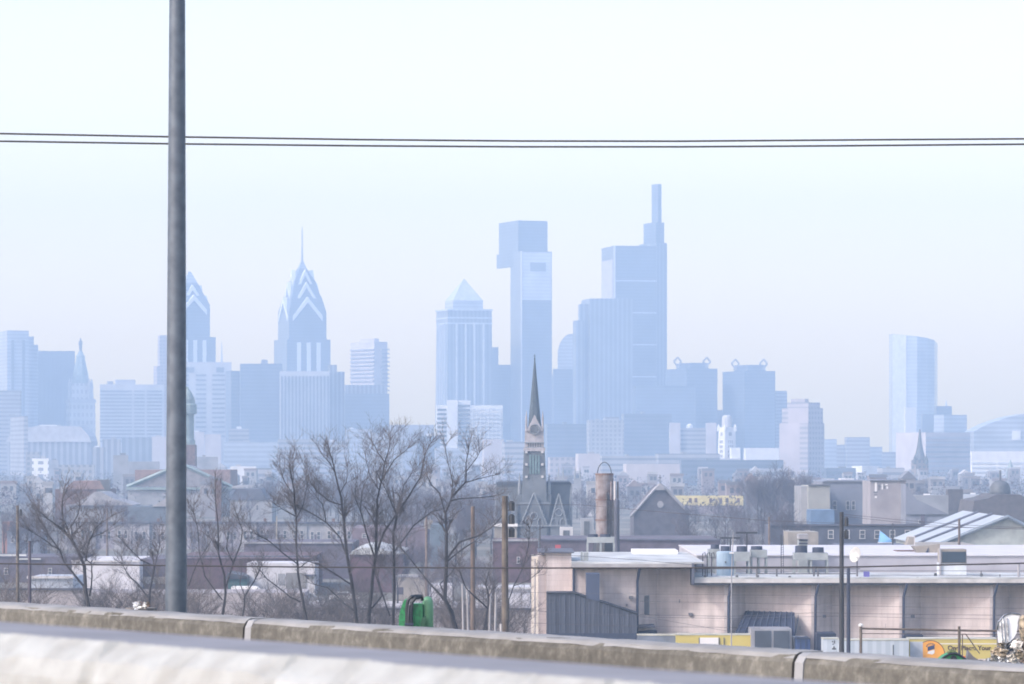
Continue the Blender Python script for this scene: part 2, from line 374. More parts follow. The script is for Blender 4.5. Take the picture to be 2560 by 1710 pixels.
# 8 Two Liberty-like
def liberty(name, label, cx, D, tiers, tipy, spire, lm, dm, shoulders):
    s = D/F; X = xx(cx, D); t = thing(name, label, 'skyscraper', (X, D, 0)); rot = .35; cy = D+60*s
    kx = math.cos(rot)+math.sin(rot)
    MB().frust(X, cy, 0, zz(shoulders[1], D), shoulders[0]*s/kx, shoulders[0]*s/kx, shoulders[0]*s/kx, shoulders[0]*s/kx, rot).build('base_block', dm, t)
    prev = shoulders[1]
    for i, (hw, y0, y1, hw1) in enumerate(tiers):
        MB().frust(X, cy, zz(y0, D)-.5, zz(y1, D), hw*s/kx, hw*s/kx, hw1*s/kx, hw1*s/kx, rot).build('tier', dm, t)
    # gables on each face, light chevrons
    for i, (hw, y0, y1, hw1) in enumerate(tiers[1:]):
        for q in range(4):
            a = rot+q*math.pi/2; c_, s_ = math.cos(a), math.sin(a); h = hw*s/kx
            wv = h*.8; zb = zz(y0+26, D); zp = zz(y1+4, D)
            mb = MB()
            for sg in (-1, 1):
                pts = [(sg*wv, zb), (sg*wv, zb+13*s), (0, zp), (0, zp-13*s)]
                v = [(X+u*c_-(-h-1.2)*s_, cy+u*s_+(-h-1.2)*c_, z) for u, z in pts]+[(X+u*c_-(-h*.7)*s_, cy+u*s_+(-h*.7)*c_, z) for u, z in pts]
                mb.add(v, [(0, 1, 2, 3), (7, 6, 5, 4), (0, 4, 5, 1), (1, 5, 6, 2), (2, 6, 7, 3), (3, 7, 4, 0)])
            mb.build('gable', mat('chevron', (.78, .80, .84), .5, .03, .1), t)
    top = tiers[-1][2]
    MB().frust(X, cy, zz(top, D)-.5, zz(tipy, D), tiers[-1][3]*s/kx, tiers[-1][3]*s/kx, 2.2*s, 2.2*s, rot).build('crown', lm, t)
    if spire: MB().lathe(X, cy, [(3*s, zz(tipy+3, D)), (1.8*s, zz(tipy-30, D)), (1.6*s, zz(spire+20, D)), (.9*s, zz(spire, D))], 8).build('spire', midg, t)
    # glazed corner strips
    for u in (-.45, .0, .45):
        a = rot; h = shoulders[0]*s/kx
        v = []
        c_, s_ = math.cos(a), math.sin(a)
        for du in (-.09, .09):
            for z in (zz(1010, D), zz(shoulders[1]+8, D)):
                for off in (-h-.8, -h+.5):
                    uu = (u+du)*h; v.append((X+uu*c_-off*s_, cy+uu*s_+off*c_, z))
        MB().add(v, [(0, 2, 6, 4), (1, 5, 7, 3), (0, 1, 3, 2), (4, 6, 7, 5), (0, 4, 5, 1), (2, 3, 7, 6)]).build('glass_strip', MC['chevron'], t)
    return t
liberty('skyscraper', 'twin-gabled glass skyscraper peeking from behind the lamp column', 469, 4600, [(53, 840, 760, 53), (53, 760, 732, 36), (36, 732, 706, 22)], 676, 0, gl_l, gl_b, (68, 842))
liberty('skyscraper', 'skyscraper with stacked chevron gables and a needle spire', 752, 4620, [(62.5, 850, 776, 62.5), (62, 776, 738, 49), (48, 740, 700, 34), (34, 702, 668, 12)], 648, 563, gl_l, gl_b, (73, 848))
# 7b banded pale building
t = tower('office_building', 'pale banded building right of the lamp column with top floor grilles', 'office building', 440, 443, 578, 4100, 905, wht, k=.1)
for (a, b) in ((.02, .21), (.34, .53), (.64, .88)): bands(t, 'r', a, b, 936, 1100, 14, 4100, dk_p, .4)
for (a, b) in ((.15, .31), (.72, .86)): strip(t, 'r', a, b, zz(931, 4100), zz(918, 4100), dk_p, 'grille')
mt = MB().lathe(xx(554, 4150), 4150, [(1.3, 0), (1.2, zz(900, 4150)), (.4, zz(855, 4150))], 8).build('radio_mast', steel, origin=(xx(554, 4150), 4150, 0)); tag(mt, 'thin radio mast behind the pale banded building', 'mast')
t = tower('office_block', 'grey office block with rooftop cabin left of the spired skyscraper', 'office building', 560, 578, 604, 4020, 927, gl_b)
t = tower('office_block', 'broad grey-blue office block just left of the spired skyscraper', 'office building', 598, 601, 705, 3990, 909, gl_b, k=.15)
tower('', '', '', 652, 654, 669, 4000, 899, midg, root=t, part='penthouse', z0=zz(910, 3990)); strip(t, 'r', .34, .38, zz(1100, 3990), zz(915, 3990), st_v, 'corner_pier')
t = tower('office_tower', 'ribbed pale office building in front of the spired skyscraper', 'office building', 698, 700, 824, 3900, 928, wht, k=.1)
cols(t, 'r', 14, 940, 1140, 3900, dk_p, .5, 'window_strip'); tower('', '', '', 820, 824, 842, 3910, 912, st_v, root=t); tower('', '', '', 840, 842, 861, 3920, 929, st_v, root=t)
# 13 balcony tower
t = tower('apartment_tower', 'apartment tower with balconies standing on a wide block', 'apartment tower', 872, 936, 968, 4100, 854, pinkl, k=.6)
tower('', '', '', 897, 936, 947, 4110, 846, pinkl, root=t, part='penthouse', z0=zz(855, 4100), k=.6)
t['_P'] = (xx(936, 4100), 4100); a = 32/F*4100; t['_r'] = (a, a*.6); a = 64/F*4100; t['_l'] = (-a, a/.6)
t['_l'] = (-a, min(120, a/.6))
bands(t, 'l', 0, .98, 872, 960, 9, 4100, mat('balcony', (.26, .27, .3), .7), .35, 'balcony', 1.6); bands(t, 'r', .5, 1.12, 872, 984, 11, 4100, MC['balcony'], .35, 'balcony', 1.6)
t = tower('office_block', 'wide plain block under the balconied apartment tower', 'office building', 856, 862, 973, 3950, 984, gl_b, k=.1)
tower('', '', '', 858, 864, 966, 3990, 962, st_v, root=t)
# 15 Mellon-like
D = 4600; s = D/F; X = xx(1159, D)
t = thing('skyscraper', 'square skyscraper with a pyramid roof', 'skyscraper', (X, D, 0)); rot = .28; kx = math.cos(rot)+math.sin(rot); cy = D+70*s
h = 70*s/kx
MB().frust(X, cy, 0, zz(775, D), h*1.06, h*1.06, h, h, rot).build('shaft', gl_v, t)
for y, g in ((772, 1.05), (792, 1.03), (806, 1.03)): MB().frust(X, cy, zz(y+4, D), zz(y, D), h*g, h*g, h*g, h*g, rot).build('cornice', steel, t)
h2 = 48*s/kx
MB().frust(X, cy, zz(774, D)+.1, zz(750, D), h2, h2, h2, h2, rot).build('attic', gl_l, t)
MB().frust(X, cy, zz(750, D), zz(694, D), h2*1.02, h2*1.02, .5, .5, rot).build('roof', steel, t)
for q in range(2):
    for u in (-.62, -.2, .2, .62):
        a = rot+q*(-math.pi/2); c_, s_ = math.cos(a), math.sin(a); v = []
        for du in (-.035, .035):
            for z in (0, zz(806, D)):
                for off in (-h*1.045-1.2, -h+.5):
                    uu = (u+du)*h; v.append((X+uu*c_-off*s_, cy+uu*s_+off*c_, z))
        MB().add(v, [(0, 2, 6, 4), (1, 5, 7, 3), (0, 1, 3, 2), (4, 6, 7, 5), (0, 4, 5, 1), (2, 3, 7, 6)]).build('pier', steel, t)
t = tower('office_block', 'stepped dark block tucked behind the pyramid-roofed skyscraper', 'office building', 1222, 1228, 1246, 4700, 868, gl_b, k=.2); tower('', '', '', 1243, 1246, 1280, 4710, 912, gl_b, root=t, k=.2)
# 17 white hospital
D = 3300; t = tower('hospital', 'bright white hospital block with blank stair tower and window bands', 'hospital', 1090, 1093, 1257, D, 1013, wh2, k=.08)
tower('', '', '', 1117, 1118, 1144, D-4, 1000, wh2, root=t, part='stair_tower', k=.08); tower('', '', '', 1143, 1145, 1176, D+1, 1001, wh2, root=t, k=.08)
t['_P'] = (xx(1093, D), D-3); a = 164/F*D; t['_r'] = (a, a*.08)
bands(t, 'r', 0.0, .145, 1022, 1120, 9, D, wgl, .5); bands(t, 'r', .32, .5, 1012, 1120, 10, D, wgl, .5); bands(t, 'r', .51, .99, 1022, 1120, 10, D, steel, .5)
cols(t, 'r', 8, 1020, 1120, D, wh2, .15, 'pier', .51, .99, 1.0)
# 18 Comcast
D = 4640
t = tower('skyscraper', 'tall slab skyscraper with a sky reflection shaped as a notch below its top', 'skyscraper', 1276, 1302, 1380, D, 628, gl_b, k=.25)
tower('', '', '', 1247, 1296, 1369, D+20, 551, gl_b, root=t, part='crown', z0=zz(630, D), k=.4); tower('', '', '', 1241, 1292, 1300, D+25, 630, gl_b, root=t, part='reflection_step', z0=zz(663, D), k=.4)  # second block: step shaped where the left face only mirrors the sky
t['_P'] = (xx(1302, D), D); a = 78/F*D; t['_r'] = (a, a*.25)
strip(t, 'r', .05, .98, zz(750, D), zz(630, D), facade('glass_pale', (.60, .64, .70), (.5, .54, .6), 4.2, 3, 'h', .5, .3), 'glass_panel', .8); strip(t, 'r', .3, .8, zz(678, D), zz(656, D), dk_p, 'grille', 1.3); strip(t, 'r', .0, .035, zz(1120, D), zz(628, D), wh2, 'corner_fin', 1.6)
# 19 rounded top
D = 4520; t = thing('office_tower', 'slim glass tower with a curved shoulder beside the stepped blue tower', 'office tower', (xx(1415, D), D, 0))
pr_ = [(1395, 1180), (1395, 875), (1400, 858), (1408, 845), (1418, 837), (1424, 835), (1440, 835), (1440, 1180)]
MB().ext([(xx(a, D), max(0, zz(b, D))) for a, b in pr_], D, D+40).build('wall', gl_l, t)
t = tower('office_block', 'low dark block at the foot of the curved-shoulder tower', 'office building', 1382, 1385, 1440, 4480, 922, gl_b, k=.1); tower('', '', '', 1381, 1382, 1394, 4490, 938, gl_b, root=t)
# 20 stepped
D = 4400; t = tower('skyscraper', 'broad pale blue tower with two steps on its left shoulder', 'skyscraper', 1456, 1475, 1582, D, 746, gl_v, k=.15)
tower('', '', '', 1446, 1450, 1470, D+8, 760, gl_v, root=t, k=.15); tower('', '', '', 1433, 1440, 1460, D+4, 801, gl_v, root=t, k=.15)
# 21 CTC
D = 4537; t = tower('skyscraper', 'tallest skyscraper with a stepped core and slender lantern mast', 'skyscraper', 1507, 1534, 1642, D, 614, gl_b, k=.2)
tower('', '', '', 1600, 1641, 1668, D+10, 607, gl_v, root=t, part='core', k=.5); tower('', '', '', 1611, 1640, 1661, D+18, 556, gl_b, root=t, part='core', z0=zz(610, D), k=.5)
tower('', '', '', 1630, 1645, 1654, D+22, 460, gl_b, root=t, part='lantern', z0=zz(558, D), k=.7)
t['_P'] = (xx(1534, D), D); a = 108/F*D; t['_r'] = (a, a*.2); a = 27/F*D; t['_l'] = (-a, min(120, a/.2))
strip(t, 'l', .05, .95, zz(750, D), zz(648, D), pinkl, 'glass_panel', .6); strip(t, 'r', .0, .04, zz(1100, D), zz(614, D), wh2, 'corner_fin', 1.2)  # left panel's paler colour paints the sunlit face
for y in (700, 780, 860, 940): strip(t, 'r', .04, 1, zz(y+3, D), zz(y, D), steel, 'belt', .5)
# 23 twin towers with diamond finials
for (x0, x1, yt, ua, ub, uy, lab) in ((1669, 1795, 921, 1695, 1772, 907, 'left of the twin towers with diamond finials, beside the tallest skyscraper'), (1814, 1940, 927, 1840, 1915, 912, 'right of the twin towers with diamond finials')):
    D = 4300; t = tower('office_tower', lab, 'office tower', x0, x0+48, x1, D, yt, gl_b, k=.35, group='twin towers with diamond finials')
    tower('', '', '', ua, ua+30, ub, D+15, uy, gl_b, root=t, part='attic', z0=zz(yt, D), k=.35)
    s = D/F
    for q in (ua+1, ub-3):
        X = xx(q, D); mb = MB()
        for a in range(4):
            p = [(X, zz(uy-15, D)), (X+9.5*s, zz(uy-4, D)), (X, zz(uy+8, D)), (X-9.5*s, zz(uy-4, D))]
            mb.tube([(p[a][0], D+22, p[a][1]), (p[(a+1) % 4][0], D+22, p[(a+1) % 4][1])], 2.4*s, 6)
        mb.build('finial', midg, t); MB().frust(X, D+22, zz(uy+12, D), zz(uy+5, D), 5*s, 3*s, 3*s, 3*s).build('finial_base', midg, t)
t = tower('office_block', 'low shoulder block right of the twin towers', 'office building', 1938, 1940, 1968, 4340, 977, st_h, k=.1)
t = tower('office_block', 'dark wide block behind the clock tower', 'office building', 1640, 1645, 1945, 4360, 1025, dk_g, k=.03)
t = tower('office_block', 'flat grey block filling below the stepped blue tower', 'office building', 1585, 1590, 1740, 4250, 965, gl_b, k=.05)
# 24
D = 3400; t = tower('institution', 'pale building with two blank end piers left of the clock tower', 'institution', 1674, 1676, 1790, D, 1070, st_h, k=.05)
for (a, b) in ((1675, 1701), (1766, 1791)): tower('', '', '', a-1, a, b, D-3, 1057, pinkl, root=t, part='end_pier', k=.05)
MB().lathe(xx(1725, D), D+8, [(3, zz(1071, D)), (3, zz(1064, D)), (1, zz(1059, D))], 10).build('cupola', wh2, t)
# 25 white clock tower
D = 3000; s = D/F; X = xx(1819, D); t = thing('clock_tower', 'white clock tower with corner turrets and domed top', 'clock tower', (X, D, 0))
kx = math.cos(.5)+math.sin(.5); h = 21*s/kx
MB().frust(X, D+10, 0, zz(1068, D), h*1.1, h*1.1, h, h, .5).build('shaft', wh2, t)
for q in range(4):
    a = .5+q*math.pi/2+math.pi/4; MB().lathe(X+math.cos(a)*h*1.38, D+10+math.sin(a)*h*1.38, [(1.4, zz(1078, D)), (1.3, zz(1068, D)), (.2, zz(1060, D))], 8).build('turret', wh2, t)
MB().lathe(X, D+10, [(12.5*s, zz(1069, D)), (12.5*s, zz(1046, D)), (11*s, zz(1040, D)), (6*s, zz(1037, D))], 12).build('dome', wht, t)
for q in range(2):
    a = .5-q*math.pi/2; c_, s_ = math.cos(a), math.sin(a)
    def fp(u, off, z): return (X+u*c_-off*s_, D+10+u*s_+off*c_, z)
    mb = MB(); cz = zz(1085, D); pts = [(5*s*math.cos(k*math.pi/6), 5*s*math.sin(k*math.pi/6)) for k in range(12)]
    mb.add([fp(u, -h*1.06, cz+v) for u, v in pts]+[fp(u, -h*1.0, cz+v) for u, v in pts], [tuple(range(12)), tuple(range(12, 24))[::-1]]+[(k, 12+k, 12+(k+1) % 12, (k+1) % 12) for k in range(12)]); mb.build('clock_face', midg, t)
    for r_ in range(4):
        for u in (-6, 0, 6):
            mb = MB(); z0 = zz(1101+r_*12, D); uu = u*s*.9
            mb.add([fp(uu-1.2*s, -h*1.12, z0-2.2), fp(uu+1.2*s, -h*1.12, z0-2.2), fp(uu+1.2*s, -h*1.12, z0), fp(uu-1.2*s, -h*1.12, z0), fp(uu-1.2*s, -h*.9, z0-2.2), fp(uu+1.2*s, -h*.9, z0-2.2), fp(uu+1.2*s, -h*.9, z0), fp(uu-1.2*s, -h*.9, z0)], [(0, 1, 2, 3), (4, 7, 6, 5), (0, 4, 5, 1), (3, 2, 6, 7), (0, 3, 7, 4), (1, 5, 6, 2)])
            mb.build('window', midg, t)
tower('', '', '', 1785, 1788, 1850, D-20, 1146, wht, root=t, part='base_block', k=.05); tower('', '', '', 1826, 1828, 1851, D-10, 1119, wh2, root=t, part='annex', k=.05)
t = tower('warehouse', 'long white flat-roofed shed right of the clock tower', 'building', 1863, 1865, 1948, 3200, 1120, wh2, k=.03)
# 27 art deco
D = 3000; t = tower('art_deco_tower', 'massive pinkish art deco block with rounded setbacks', 'building', 1954, 2020, 2064, D, 1058, st_p, k=.8)
tower('', '', '', 1960, 2021, 2060, D+6, 1020, st_p, root=t, k=.8); tower('', '', '', 1972, 2021, 2052, D+12, 1006, st_p, root=t, k=.8); tower('', '', '', 1980, 2012, 2022, D+16, 997, st_p, root=t, k=.8)
# 28
for (a, b, y, l) in ((2056, 2092, 1098, 'blue-grey block with flat top right of the art deco block'), (2088, 2122, 1112, 'low blue-grey block, second right of the art deco block'), (2114, 2175, 1093, 'slightly taller grey block with roof plant left of the curved glass tower'), (2172, 2206, 1117, 'grey low block stepping down towards the curved glass tower'), (2203, 2245, 1130, 'lowest grey block touching the curved glass tower')):
    tower('office_block', l, 'office building', a, a+3, b, 3820+R.uniform(-80, 80), y, R.choice((gl_b, st_h, gl_l)), k=.1)
tower('apartment_block', 'small white apartment block with two bright end walls', 'apartment building', 2133, 2155, 2201, 2900, 1165, wh2, k=.5)
# 29 curved glass tower
D = 4300; t = thing('skyscraper', 'curved pale glass tower standing alone at the right', 'skyscraper', (xx(2290, D), D, 0))
fpn = [(2233, 46), (2236, 20), (2266, 0), (2292, -4), (2320, 2), (2340, 14), (2352, 34)]
top = [833, 833, 838, 841, 845, 850, 857]
poly = [(xx(a, D), D+d) for a, d in fpn]; n = len(poly); ztp = [zz(y, D) for y in top]
poly2 = poly+[(xx(2340, D), D+80), (xx(2245, D), D+90)]; zt_ = ztp+[zz(853, D), zz(834, D)]
MB().prism(poly2, 0, zt_).build('wall', facade('cira', (.42, .47, .52), (.34, .39, .45), 4.2, 3, 'h', .5, .2), t)
MB().prism([(poly[1][0]-.4, poly[1][1]-.6), (poly[2][0], poly[2][1]-.8), (poly[2][0], poly[2][1]+1), (poly[1][0], poly[1][1]+1)], 0, [zz(834, D), zz(839, D), zz(839, D), zz(834, D)]).build('side_face', steel, t)
for (x0, xc, x1, y, m, l, DD, k) in ((2262, 2264, 2290, 1018, wh2, 'small bright block against the foot of the curved glass tower', 4000, .1), (2304, 2306, 2345, 1035, dk_p, 'dark cube right of the bright block by the curved tower', 3960, .1), (2338, 2341, 2380, 1015, gl_b, 'square block with a roof mast right of the curved tower', 4050, .1), (2340, 2360, 2420, 1037, gl_l, 'glass block with pale left corner above the banded offices', 3900, .4)):
    t = tower('office_block', l, 'office building', x0, xc, x1, DD, y, m, k=k)
    if x0 == 2338: MB().lathe(xx(2368, DD), DD+10, [(1.2, zz(1016, DD)), (.5, zz(1000, DD))], 6).build('mast', steel, t)
# 31
D = 2800; t = tower('office_building', 'large office building with blank light end wall and long window bands', 'office building', 2252, 2314, 2432, D, 1081, mat('pale_lilac', (.46, .44, .46), .8, .06, .1), k=.5)
bands(t, 'r', 0, 1, 1092, 1222, 11, D, gl_l, .42)
# 33
D = 3300; t = thing('arena', 'glass hall with a rising arched roof at the right edge', 'hall', (xx(2500, D), D, 0))
MB().ext([(xx(2435, D), 0), (xx(2435, D), zz(1078, D)), (xx(2470, D), zz(1060, D)), (xx(2520, D), zz(1043, D)), (xx(2565, D), zz(1034, D)), (xx(2640, D), zz(1036, D)), (xx(2640, D), 0)], D, D+70).build('wall', gl_l, t)
MB().box(xx(2530, D), xx(2551, D), D-1, D+1, zz(1100, D), zz(1077, D)).build('sign_panel', wh2, t)
D = 2650; t = tower('office_building', 'low white office building with bold window bands under the arched hall', 'office building', 2428, 2430, 2640, D, 1128, wh2, k=.02)
bands(t, 'r', 0, .28, 1155, 1222, 6, D, steel, .45); bands(t, 'r', .31, 1, 1155, 1222, 6, D, steel, .45)
# 32 church spire right
D = 2400; s = D/F; X = xx(2302, D); t = thing('church_steeple', 'slate blue church steeple in front of the banded office building', 'church', (X, D, 0))
MB().frust(X, D+6, 0, zz(1150, D), 17*s, 17*s, 16*s, 16*s, .3).build('tower', dk_g, t); MB().lathe(X, D+6, [(16*s, zz(1152, D)), (9*s, zz(1125, D)), (6*s, zz(1110, D)), (.4, zz(1073, D))], 8).build('spire', slate, t)
for q in (-1, 1): MB().lathe(X+q*14*s, D+2, [(1.2, zz(1160, D)), (1, zz(1148, D)), (.1, zz(1136, D))], 6).build('pinnacle', slate, t)
# 34 cupola + dome
D = 2300; s = D/F; X = xx(2526, D); t = thing('cupola_tower', 'green copper cupola behind the grey dome', 'cupola', (X, D, 0))
MB().lathe(X, D, [(13*s, 0), (13*s, zz(1212, D)), (10*s, zz(1208, D)), (10*s, zz(1180, D)), (6*s, zz(1165, D)), (.3, zz(1150, D))], 8).build('shaft', cop, t)
D = 960; s = D/F; X = xx(2518, D); t = thing('domed_church', 'dark grey domed church with a cross at the right', 'church', (X, D, 0)); brk = mat('dark_brick', (.085, .075, .075), .85, .15, .6)
MB().ext([(xx(2428, D), 0), (xx(2428, D), zz(1290, D)), (xx(2436, D), zz(1252, D)), (xx(2470, D), zz(1246, D)), (xx(2492, D), zz(1236, D)), (xx(2548, D), zz(1236, D)), (xx(2600, D), zz(1260, D)), (xx(2640, D), zz(1262, D)), (xx(2640, D), 0)], D, D+30).build('wall', brk, t)
MB().lathe(X, D+14, [(27*s, zz(1240, D)), (27*s, zz(1230, D)), (25*s, zz(1218, D)), (20*s, zz(1209, D)), (12*s, zz(1204, D)), (3*s, zz(1202, D)), (2*s, zz(1188, D)), (.2, zz(1176, D))], 20).build('dome', slate, t, smooth=True)

# ---- low city in the haze between skyline and the near blocks
LOW = [  # x0 xc x1 ytop D mat label
 (-20, 60, 70, 1040, 3300, 'st_h', 'pale low-rise at the left edge under the mansard-roofed hall'),
 (60, 64, 100, 1130, 2900, 'st_g', 'short pale block with square windows at far left'),
 (78, 80, 121, 1146, 2600, 'grid', 'white block with a tight grid of windows at far left'),
 (121, 122, 146, 1150, 2650, 'midg', 'plain blue-grey block beside the white gridded block'),
 (140, 144, 235, 1162, 2500, 'st_g', 'long low block right of the white gridded block'),
 (226, 229, 262, 1118, 2900, 'st_v', 'thin pale block below the wide banded building'),
 (252, 256, 300, 1098, 3200, 'st_v', 'striped pale block under the wide banded building'),
 (300, 304, 380, 1094, 3250, 'gl_v', 'vertical-ribbed block left of the lamp column'),
 (376, 380, 420, 1092, 3100, 'pinkl', 'blank pinkish block touching the lamp column'),
 (281, 283, 320, 1138, 1900, 'midg', 'dark cube standing above the orange-roofed house'),
 (318, 320, 398, 1154, 1950, 'midg', 'long dark slab left of the lamp column above the school'),
 (486, 488, 545, 1142, 1900, 'midg', 'dark stepped slab right of the lamp column above the school'),
 (470, 476, 510, 1080, 3300, 'pinkl', 'narrow pink block right of the lamp column'),
 (508, 512, 552, 1086, 3200, 'pinkl', 'pinkish block with roof cabin, second right of the lamp column'),
 (568, 572, 622, 1072, 3450, 'st_h', 'pale flat block under the grey office block'),
 (550, 560, 700, 1105, 3300, 'gl_l', 'wide hazy low-rise in front of the broad grey-blue block'),
 (690, 696, 790, 1098, 3000, 'st_h', 'banded low-rise under the ribbed office building'),
 (780, 786, 870, 1104, 3100, 'st_h', 'banded low-rise under the balconied apartments'),
 (573, 576, 640, 1166, 2100, 'wh2', 'white low hall above the rowhouses'),
 (636, 640, 680, 1170, 2150, 'st_h', 'short white block with slit windows above the rowhouses'),
 (860, 866, 930, 1072, 3400, 'gl_l', 'hazy grey low-rise right of the balconied apartments'),
 (928, 932, 1012, 1082, 3300, 'st_g', 'pale low-rise behind the largest bare tree'),
 (970, 976, 1085, 1062, 3700, 'midg', 'low hazy block with roof plant left of the white hospital'),
 (1040, 1044, 1100, 1090, 3250, 'gl_b', 'blue-grey low-rise left of the white hospital'),
 (1085, 1090, 1160, 1120, 2900, 'gl_l', 'low hazy block under the white hospital'),
 (1205, 1210, 1260, 1098, 2950, 'pinkl', 'pinkish blank block left of the slate church spire'),
 (1255, 1262, 1318, 1104, 2800, 'st_h', 'banded pale block left of the slate church spire'),
 (1362, 1368, 1480, 1060, 3500, 'gl_b', 'wide hazy block right of the slate church spire'),
 (1370, 1376, 1440, 1143, 2700, 'st_p', 'pinkish low-rise right of the slate church spire'),
 (1440, 1446, 1500, 1134, 2500, 'pinkl', 'blank pinkish low-rise under the stepped blue tower'),
 (1468, 1474, 1560, 1050, 3400, 'st_g', 'pale gridded hospital block under the stepped blue tower'),
 (1508, 1512, 1548, 1042, 3420, 'st_h', 'slightly taller pale block within the hospital group'),
 (1555, 1560, 1680, 1034, 3600, 'gl_b', 'blue-grey long block under the tallest skyscraper'),
 (1500, 1505, 1640, 1140, 2700, 'st_h', 'long pale low-rise below the tallest skyscraper'),
 (1560, 1566, 1700, 1160, 2300, 'pinkl', 'pinkish long shed above the brick gable church'),
 (1640, 1646, 1800, 1134, 2800, 'st_h', 'long hazy low-rise left of the clock tower'),
 (1700, 1704, 1960, 1150, 2500, 'gl_b', 'long blue-grey low-rise under the clock tower'),
 (1850, 1856, 1970, 1172, 2200, 'gl_l', 'hazy low-rise left of the art deco block'),
 (1962, 1966, 2003, 1200, 1900, 'pinkl', 'small peach block at the foot of the art deco block'),
 (2060, 2066, 2140, 1170, 2400, 'gl_b', 'blue-grey low-rise right of the art deco block'),
 (2100, 2104, 2136, 1196, 1700, 'wh2', 'small white block above the mansard terrace'),
 (2200, 2206, 2262, 1170, 2300, 'st_h', 'pale low-rise left of the slate blue steeple'),
 (2326, 2330, 2400, 1216, 1500, 'midg', 'grey flat-roofed block right of the slate blue steeple'),
 (2366, 2370, 2408, 1223, 1100, 'brk', 'dark square block left of the domed church'),
 (2280, 2286, 2372, 1238, 1000, 'midg', 'long grey-blue warehouse left of the dark square block'),
 (2404, 2408, 2450, 1236, 1250, 'gl_l', 'pale hazy low-rise beside the domed church'),
]
MM = dict(st_h=st_h, st_g=st_g, st_v=st_v, st_p=st_p, gl_b=gl_b, gl_l=gl_l, gl_v=gl_v, midg=midg, pinkl=pinkl, wh2=wh2, brk=brk,
          grid=facade('white_grid', (.8, .79, .77), (.25, .27, .3), 4.5, 7, 'g', .5, .7))
for i, (x0, xc, x1, y, D, m, l) in enumerate(LOW):
    t = tower('low_block', l, 'building', x0, xc, x1, D, y, MM[m], k=.08)
    q = R.uniform(.2, .6)*(x1-x0)
    if i % 3 != 1: tower('', '', '', x0+q-2, x0+q, x0+q+R.uniform(8, 16), D+6, y-R.uniform(3, 6), MM[R.choice(('wh2', 'midg', 'st_h'))], root=t, part='roof_plant', z0=zz(y, D)-.1, k=.08)

# scattered far rooftops (many small, alike)
fr_m = [mat('fr%d' % i, c, .8, .12, .1) for i, c in enumerate(((.22, .21, .22), (.3, .3, .31), (.16, .165, .19), (.4, .4, .41), (.22, .18, .18)))]
fn = 0
for i in range(150):
    D = R.uniform(1250, 2900); px = R.uniform(-40, 2600); wd = R.uniform(14, 46)*1500/D; h = R.uniform(7, 13)
    if (1225 < px < 1440 or px > 2400) and D < 1700: continue
    x = xx(px, D); a = wd/F*D; x1_ = x+a
    t = thing('row_building', 'small hazy rooftop among the packed low city below the skyline', 'building', (x, D, 0), 'small hazy rooftops below the skyline')
    MB().box(x, x1_, D, D+12, 0, h).build('wall', fr_m[i % 5], t)
    if i % 4 == 1: MB().ext([(x-.4, h), ((x+x1_)/2, h+2.6), (x1_+.4, h)], D-.3, D+12.3).build('roof', fr_m[(i+2) % 5], t)
    else: MB().box(x-.3, x1_+.3, D-.3, D+.5, h-.5, h+.7).build('parapet', fr_m[(i+3) % 5], t)
    for k in range(2): MB().box(x+a*(.2+.4*k), x+a*(.2+.4*k)+1.3, D-.08, D+.2, h-3.4, h-1.6).build('window', wgl, t)

# ================================================================= MIDDLE DISTANCE
def house(name, label, cat, D, dep, walls, roof=None, wm=None, rm=None, wins=(), fm=None, group=None, z0=0, extra=()):
    """walls: (x0,x1,ytop); roof: outline of pixel points seen from the front; wins: (x0,y0,x1,y1) panes with frames"""
    x0, x1, yt = walls; X = xx((x0+x1)/2, D); t = thing(name, label, cat, (X, D, z0), group)
    MB().box(xx(x0, D), xx(x1, D), D, D+dep, z0, zz(yt, D)).build('wall', wm, t)
    if roof:
        MB().ext([(xx(a, D), zz(b, D)) for a, b in roof], D-.4, D+dep+.3).build('roof', rm, t)
    fr = fm or wht
    for (a, b, c, d) in wins: window(t, a, b, c, d, D, fr)
    for (nm_, a, b, c, d, m, pr_) in extra: MB().box(xx(a, D), xx(c, D), D-pr_, D+.25, zz(d, D), zz(b, D)).build(nm_, m, t)
    return t
def window(t, a, b, c, d, D, fr, y=0, muntin=True):
    u0, u1, v0, v1 = xx(a, D), xx(c, D), zz(d, D), zz(b, D); w_ = max(.09, (u1-u0)*.11); Y = D+y
    mb = MB().box(u0, u0+w_, Y-.14, Y+.05, v0, v1).box(u1-w_, u1, Y-.14, Y+.05, v0, v1).box(u0+w_, u1-w_, Y-.13, Y+.04, v1-w_, v1).box(u0-.05, u1+.05, Y-.19, Y+.04, v0-w_*.6, v0+w_*.4)
    if muntin: mb.box(u0+w_, u1-w_, Y-.11, Y+.03, (v0+v1)/2-.04, (v0+v1)/2+.04)
    f = mb.build('window', fr, t)
    MB().box(u0+w_, u1-w_, Y-.06, Y+.02, v0+w_*.4, v1-w_).build('pane', wgl, f)
    return f
maroon = mat('maroon_brick', (.10, .058, .068), .9, .15, .8)
brick = mat('red_brick', (.13, .075, .06), .9, .2, .9)
browng = mat('brown_grey', (.095, .085, .11), .9, .15, .5)
greyr = mat('grey_roofing', (.09, .10, .135), .85, .15, .4)
lgrey = mat('light_render', (.29, .29, .31), .85, .12, .5)
whw = mat('white_wall', (.50, .50, .53), .8, .06, .4)
tan = mat('tan_render', (.27, .25, .22), .85, .12, .6)
orange = mat('orange_tile', (.22, .15, .135), .85, .12, .6)
rustm = mat('rust', (.09, .06, .055), .85, .3, .9, col2=(.27, .26, .27))
dkm = mat('dark_metal', (.03, .035, .045), .6, .15, 1)
membrane = mat('white_membrane', (.45, .475, .48), .8, .12, .35, col2=(.29, .305, .31))
